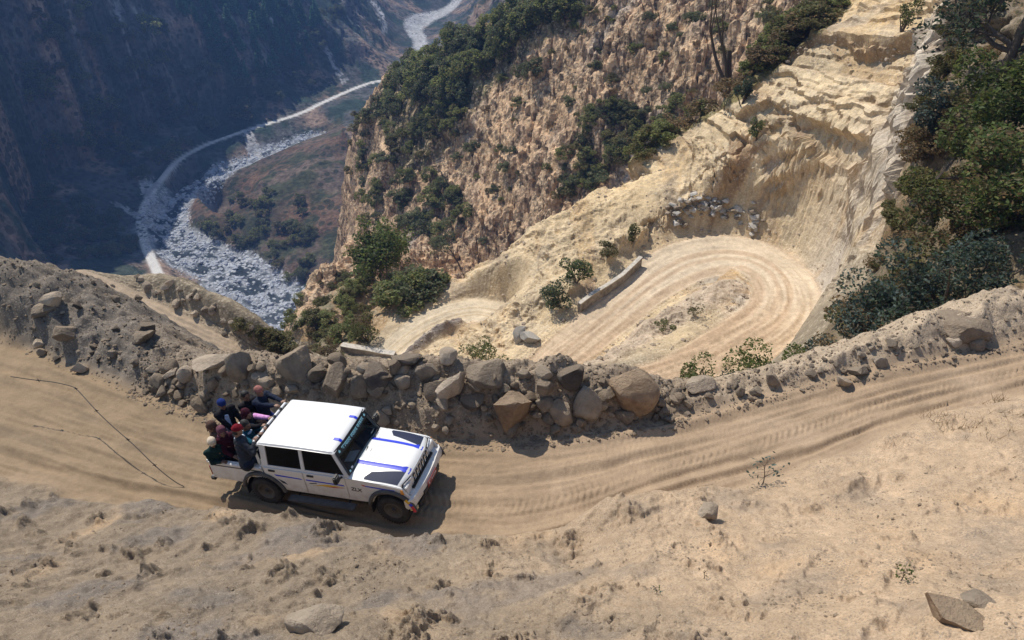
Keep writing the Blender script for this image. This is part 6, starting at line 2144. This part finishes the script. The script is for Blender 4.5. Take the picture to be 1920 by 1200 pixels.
def person(label, hip, head, face, hands, knees, feet, jacket, trousers, headwear, hw_col, skin=0, scarf=None, sleeve=None, s=1.0, hold=(True, True), patch=None, sleeve_hand=(0, 1)):
    """all points in car space; hands: right, left"""
    root = empty("person"); root.matrix_world = CAR_M @ Matrix.Translation(Vector(hip))
    tag(root, label, "person")
    hip0 = np.array(hip, float)
    L_ = lambda p: np.array(p, float) - hip0
    hd = L_(head); hp = np.zeros(3)
    fc = np.array(face, float); fc /= np.linalg.norm(fc)
    up = hd / np.linalg.norm(hd)
    neck = hd - np.array([0, 0, .155 * s]) - fc * .02; chest = hp + (neck - hp) * .72; waist = hp + (neck - hp) * .30
    fl = np.array([fc[0], fc[1], 0]); fl /= np.linalg.norm(fl) + 1e-9
    lf = np.array([-fl[1], fl[0], 0])          # the person's left
    # face towards the hands when they twist
    sh = [neck - lf * .175 * s - up * .055, neck + lf * .175 * s - up * .055]
    hipj = [hp - lf * .09 * s, hp + lf * .09 * s]
    B = Solid(); skinm = SK_M[skin]
    F3 = fc; R3 = np.cross(F3, np.array([0, 0, 1.0])); R3 /= np.linalg.norm(R3); U3 = np.cross(R3, F3)
    HM = np.stack([F3, -R3, U3], 1)            # columns: forward, left, up
    P3 = lambda a, b, c_: hd + HM @ np.array([a, b, c_]) * s
    B.add(ell_arrays(P3(-.008, 0, .02), (.098 * s, .078 * s, .105 * s), HM))
    B.add(ell_arrays(P3(.022, 0, -.055), (.066 * s, .058 * s, .075 * s), HM))           # jaw
    B.add(cap_arrays(P3(.092, 0, .012), P3(.108, 0, -.028), .010 * s, .015 * s, 8))       # nose
    B.add(ell_arrays(P3(.080, 0, .030), (.016 * s, .050 * s, .012 * s), HM))              # brow
    B.add(ell_arrays(P3(.062, .034, -.03), (.022 * s, .022 * s, .026 * s), HM)); B.add(ell_arrays(P3(.062, -.034, -.03), (.022 * s, .022 * s, .026 * s), HM))
    B.add(ell_arrays(P3(.066, 0, -.098), (.024 * s, .026 * s, .018 * s), HM))             # chin
    for q in (-1, 1): B.add(ell_arrays(P3(-.01, q * .080, -.005), (.024 * s, .010 * s, .034 * s), HM))
    B.add(cap_arrays(P3(-.025, 0, -.07), neck - up * .05, .056 * s, .066 * s))
    B.add(cap_arrays(chest, waist, .13 * s, .115 * s)); B.add(cap_arrays(waist, hp, .115 * s, .12 * s)); B.add(cap_arrays(sh[0], sh[1], .055 * s, .055 * s))
    J = Solid(); J.add(cap_arrays(chest + up * .03, waist, .168 * s, .155 * s, 16, (fl, .78))); J.add(cap_arrays(waist, hp - up * .03, .158 * s, .172 * s, 16, (fl, .82)))
    J.add(cap_arrays(sh[0], sh[1], .078 * s, .078 * s)); J.add(cap_arrays(neck - up * .07, neck - up * .01, .10 * s, .074 * s))
    SL = [Solid(), Solid()]
    for i in (0, 1):
        e, hnd = elbow(sh[i], L_(hands[i]) - 0, .285 * s, .27 * s, -up * .8 + lf * (-.5 if i == 0 else .5) - fl * .2)
        fwd = hnd - e; fwd /= np.linalg.norm(fwd); hnd = hnd - fwd * .07
        B.add(cap_arrays(sh[i], e, .046 * s, .038 * s)); B.add(cap_arrays(e, hnd, .037 * s, .025 * s))
        hand_solid(B, hnd, fwd * .75 + np.array([.25, 0, 0]), (0, 0, -1), 1 if i == 0 else -1, hold[i], 1.0 * s)
        T = SL[i] if (sleeve is not None and i in sleeve_hand) else J
        T.add(cap_arrays(sh[i], e, .070 * s, .060 * s)); T.add(cap_arrays(e, e + (hnd - e) * .93, .058 * s, .044 * s))
    T_ = Solid()
    for i in (0, 1):
        k_, ft = L_(knees[i]), L_(feet[i])
        B.add(cap_arrays(hipj[i], k_, .075 * s, .05 * s)); B.add(cap_arrays(k_, ft, .05 * s, .032 * s))
        T_.add(cap_arrays(hipj[i], k_, .096 * s, .070 * s)); T_.add(cap_arrays(k_, ft + (k_ - ft) * .12, .068 * s, .052 * s))
    T_.add(cap_arrays(hipj[0], hipj[1], .11 * s, .11 * s))
    # the body itself is the person's one continuous mesh; clothes, hair and headwear lie over it
    B.build("body", skinm, root, .0075, 1)
    J.build("jacket", jacket, root, .014, 2, .016)
    T_.build("trousers", trousers, root, .014, 2, .012)
    if sleeve is not None:
        for i in sleeve_hand: SL[i].build("sleeve", sleeve, root, .012, 1, .008)
    for i in (0, 1):
        Sh = Solid(); ft = L_(feet[i]); Sh.add(cap_arrays(ft + np.array([0, 0, -.03]) - fl * .04, ft + np.array([0, 0, -.045]) + fl * .15, .045 * s, .036 * s)); Sh.build("shoe", M_PLAST, root, .012, 1)
    for q in (-1, 1):
        m_ = MB(); v, f_ = ell_arrays(P3(.083, q * .032, .012), (.008 * s, .015 * s, .008 * s), HM, 10, 6); m_.add(v, f_); m_.build("eye", EYE, root, smooth=True)
    m_ = MB(); v, f_ = ell_arrays(P3(.086, 0, -.062), (.008 * s, .024 * s, .007 * s), HM, 10, 6); m_.add(v, f_); m_.build("mouth", LIP, root, smooth=True)
    hz = Solid()
    if headwear == 'hair':
        hz.add(ell_arrays(P3(-.022, 0, .042), (.102 * s, .088 * s, .100 * s), HM)); hz.add(ell_arrays(P3(-.055, 0, -.02), (.060 * s, .076 * s, .075 * s), HM))
        hz.build("hair", hw_col, root, .011, 1, .010)
    elif headwear == 'cap':
        hz.add(ell_arrays(P3(-.012, 0, .052), (.112 * s, .094 * s, .092 * s), HM, zmin=-.25)); hz.add(cap_arrays(P3(.085, -.045, .042), P3(.085, .045, .042), .016 * s, .016 * s))
        hz.build("knitted_cap", hw_col, root, .010, 2, .005)
        h2 = Solid(); h2.add(ell_arrays(P3(-.045, 0, -.015), (.064 * s, .077 * s, .07 * s), HM)); h2.build("hair", HAIR, root, .011, 1)
    elif headwear == 'scarf':
        hz.add(ell_arrays(P3(-.025, 0, .03), (.112 * s, .098 * s, .115 * s), HM)); hz.add(ell_arrays(P3(-.045, 0, -.07), (.085 * s, .092 * s, .09 * s), HM)); hz.add(cap_arrays(P3(-.02, -.05, -.15), P3(-.02, .05, -.15), .075 * s, .075 * s))
        hz.build("head_scarf", hw_col, root, .011, 2, .010)
    if scarf is not None:
        sc_ = Solid()
        for k in range(10):
            a, b = 2 * math.pi * k / 10, 2 * math.pi * (k + 1) / 10
            g_ = lambda t: neck - up * .035 + fl * .088 * math.cos(t) + lf * .098 * math.sin(t) + up * .012 * math.cos(2 * t)
            sc_.add(cap_arrays(g_(a), g_(b), .026 * s, .026 * s, 8))
        sc_.build("neck_scarf", scarf, root, .011, 1, .006)
    if patch is not None:
        pt = Solid(); nn_ = patch[1]
        a = chest + fl * .115 - lf * .03 + up * .06; b = hp + fl * .17 - lf * .10
        pt.add(cap_arrays(a, b, .055 * s, .085 * s, 14, (fl, .45))); pt.build("shawl", patch[0], root, .012, 2, .012)
    return root


C_NAVY = cloth("navy_cloth", (.016, .022, .042)); C_BLACK = cloth("black_cloth", (.014, .013, .016)); C_CHAR = cloth("charcoal_cloth", (.035, .038, .048))
C_BLUE = cloth("blue_knit", (.012, .028, .14)); C_RED = cloth("dark_red_knit", (.15, .008, .015)); C_MAROON = cloth("maroon_cloth", (.045, .008, .016))
C_TEAL = cloth("teal_cloth", (.012, .08, .125)); C_PINK = cloth("pink_cloth", (.62, .30, .58)); C_ROSE = cloth("dusty_rose_cloth", (.15, .06, .08)); C_CREAM = cloth("cream_knit", (.60, .50, .38))
C_WHITE = cloth("pale_blue_cloth", (.52, .60, .74)); C_DGREEN = cloth("dark_green_cloth", (.010, .028, .028)); C_BROWN = cloth("brown_cloth", (.10, .06, .045)); C_GREYRED = cloth("faded_red_knit", (.30, .13, .11))
ZB = .745 + .075
ZR_ = 1.66
person("person in a faded red cap gripping the rail at the cab's far corner", (-.72, .66, 1.13), (-.62, .66, 1.88), (1, -.25, -.1), ((-.03, .50, ZR_), (-.03, .66, ZR_ - .02)), ((-.32, .58, 1.10), (-.34, .76 - .1, 1.06)), ((-.34, .50, ZB), (-.36, .62, ZB)),
       C_NAVY, C_BLUE, 'cap', C_GREYRED, 0)
person("bare-headed person in black behind the one in the faded red cap", (-1.02, .62, 1.10), (-.92, .54, 1.80), (1, -.5, -.1), ((-.62, .34, 1.28), (-.55, .40, 1.22)), ((-.70, .46, 1.10), (-.72, .62, 1.08)), ((-.68, .40, ZB), (-.74, .52, ZB)),
       C_BLACK, C_BLACK, 'hair', HAIR, 1, hold=(False, False))
person("person in a bright blue knitted hat with a pale shawl sitting at the tailgate", (-1.22, .10, 1.10), (-1.20, .08, 1.90), (1, -.55, -.25), ((-.82, -.12, 1.22), (-.80, .10, 1.20)), ((-.86, -.02, 1.12), (-.84, .20, 1.12)), ((-.80, -.02, ZB), (-.82, .18, ZB)),
       C_BLACK, C_CHAR, 'cap', C_BLUE, 1, hold=(False, False), patch=(C_WHITE, 0))
person("person with a maroon head scarf and one pink sleeve reaching for the rail", (-.66, .04, 1.02), (-.58, .02, 1.76), (1, -.1, -.2), ((-.03, -.14, ZR_), (-.03, .10, ZR_)), ((-.34, -.06, 1.06), (-.34, .14, 1.06)), ((-.36, -.04, ZB), (-.36, .16, ZB)),
       C_BLACK, C_CHAR, 'scarf', C_MAROON, 2, sleeve=C_PINK, sleeve_hand=(1,))
person("dark-haired person with teal sleeves holding the rail in the middle", (-.52, -.26, 1.00), (-.42, -.28, 1.72), (1, .05, -.2), ((-.03, -.42, ZR_), (-.03, -.22, ZR_)), ((-.22, -.32, 1.05), (-.22, -.16, 1.05)), ((-.24, -.32, ZB), (-.24, -.16, ZB)),
       C_TEAL, C_BLACK, 'hair', HAIR, 1, scarf=C_WHITE)
person("person in a dark red hat sitting on the near bed rail, back turned", (-.28, -.78, 1.15), (-.36, -.60, 1.86), (.6, .8, -.2), ((-.03, -.60, ZR_), (-.06, -.36, 1.30)), ((-.12, -.44, 1.14), (-.34, -.42, 1.14)), ((-.12, -.40, ZB), (-.36, -.40, ZB)),
       C_CHAR, C_NAVY, 'cap', C_RED, 0, scarf=C_WHITE, s=1.08)
person("person wrapped in a dusty rose head scarf crouching behind the red hat", (-.86, -.42, .98), (-.90, -.50, 1.66), (.7, -.6, -.2), ((-.62, -.66, 1.10), (-.60, -.44, 1.15)), ((-.62, -.50, 1.10), (-.64, -.32, 1.08)), ((-.62, -.52, ZB), (-.62, -.34, ZB)),
       C_MAROON, C_BLACK, 'scarf', C_ROSE, 2, hold=(False, False))
person("person with a brown head covering leaning out at the rear corner of the bed", (-1.14, -.26, 1.02), (-1.24, -.40, 1.66), (-.5, -.8, -.3), ((-1.05, -.70, 1.08), (-1.26, -.30, 1.10)), ((-1.00, -.48, 1.08), (-1.16, -.52, 1.04)), ((-.96, -.48, ZB), (-1.14, -.54, ZB)),
       C_BROWN, C_BLACK, 'scarf', C_BROWN, 2)
person("person in a cream cap and dark green sleeves leaning on the near rail", (-1.02, -.60, .98), (-1.02, -.74, 1.54), (.7, -.5, -.5), ((-.84, -.80, 1.09), (-1.14, -.80, 1.09)), ((-.76, -.56, 1.04), (-.82, -.40, 1.04)), ((-.76, -.58, ZB), (-.84, -.42, ZB)),
       C_DGREEN, C_BLACK, 'cap', C_CREAM, 1)
# ================================================================== THE AIR IN THE VALLEY
m_haze = bpy.data.materials.new("haze"); m_haze.use_nodes = True
nt = m_haze.node_tree; nt.nodes.remove(nt.nodes["Principled BSDF"])
pv = nt.nodes.new("ShaderNodeVolumePrincipled")
pv.inputs["Color"].default_value = (.18, .34, .74, 1)
pv.inputs["Density"].default_value = .00034
pv.inputs["Anisotropy"].default_value = 0.0
nt.links.new(pv.outputs[0], nt.nodes["Material Output"].inputs["Volume"])
hz_ = MB(); hz_.box((-1700, -60, -300), (1700, 1750, 75))
ho = hz_.build("haze", m_haze, None)
tag(ho, "thin blue haze filling the valley", "haze", kind="stuff")
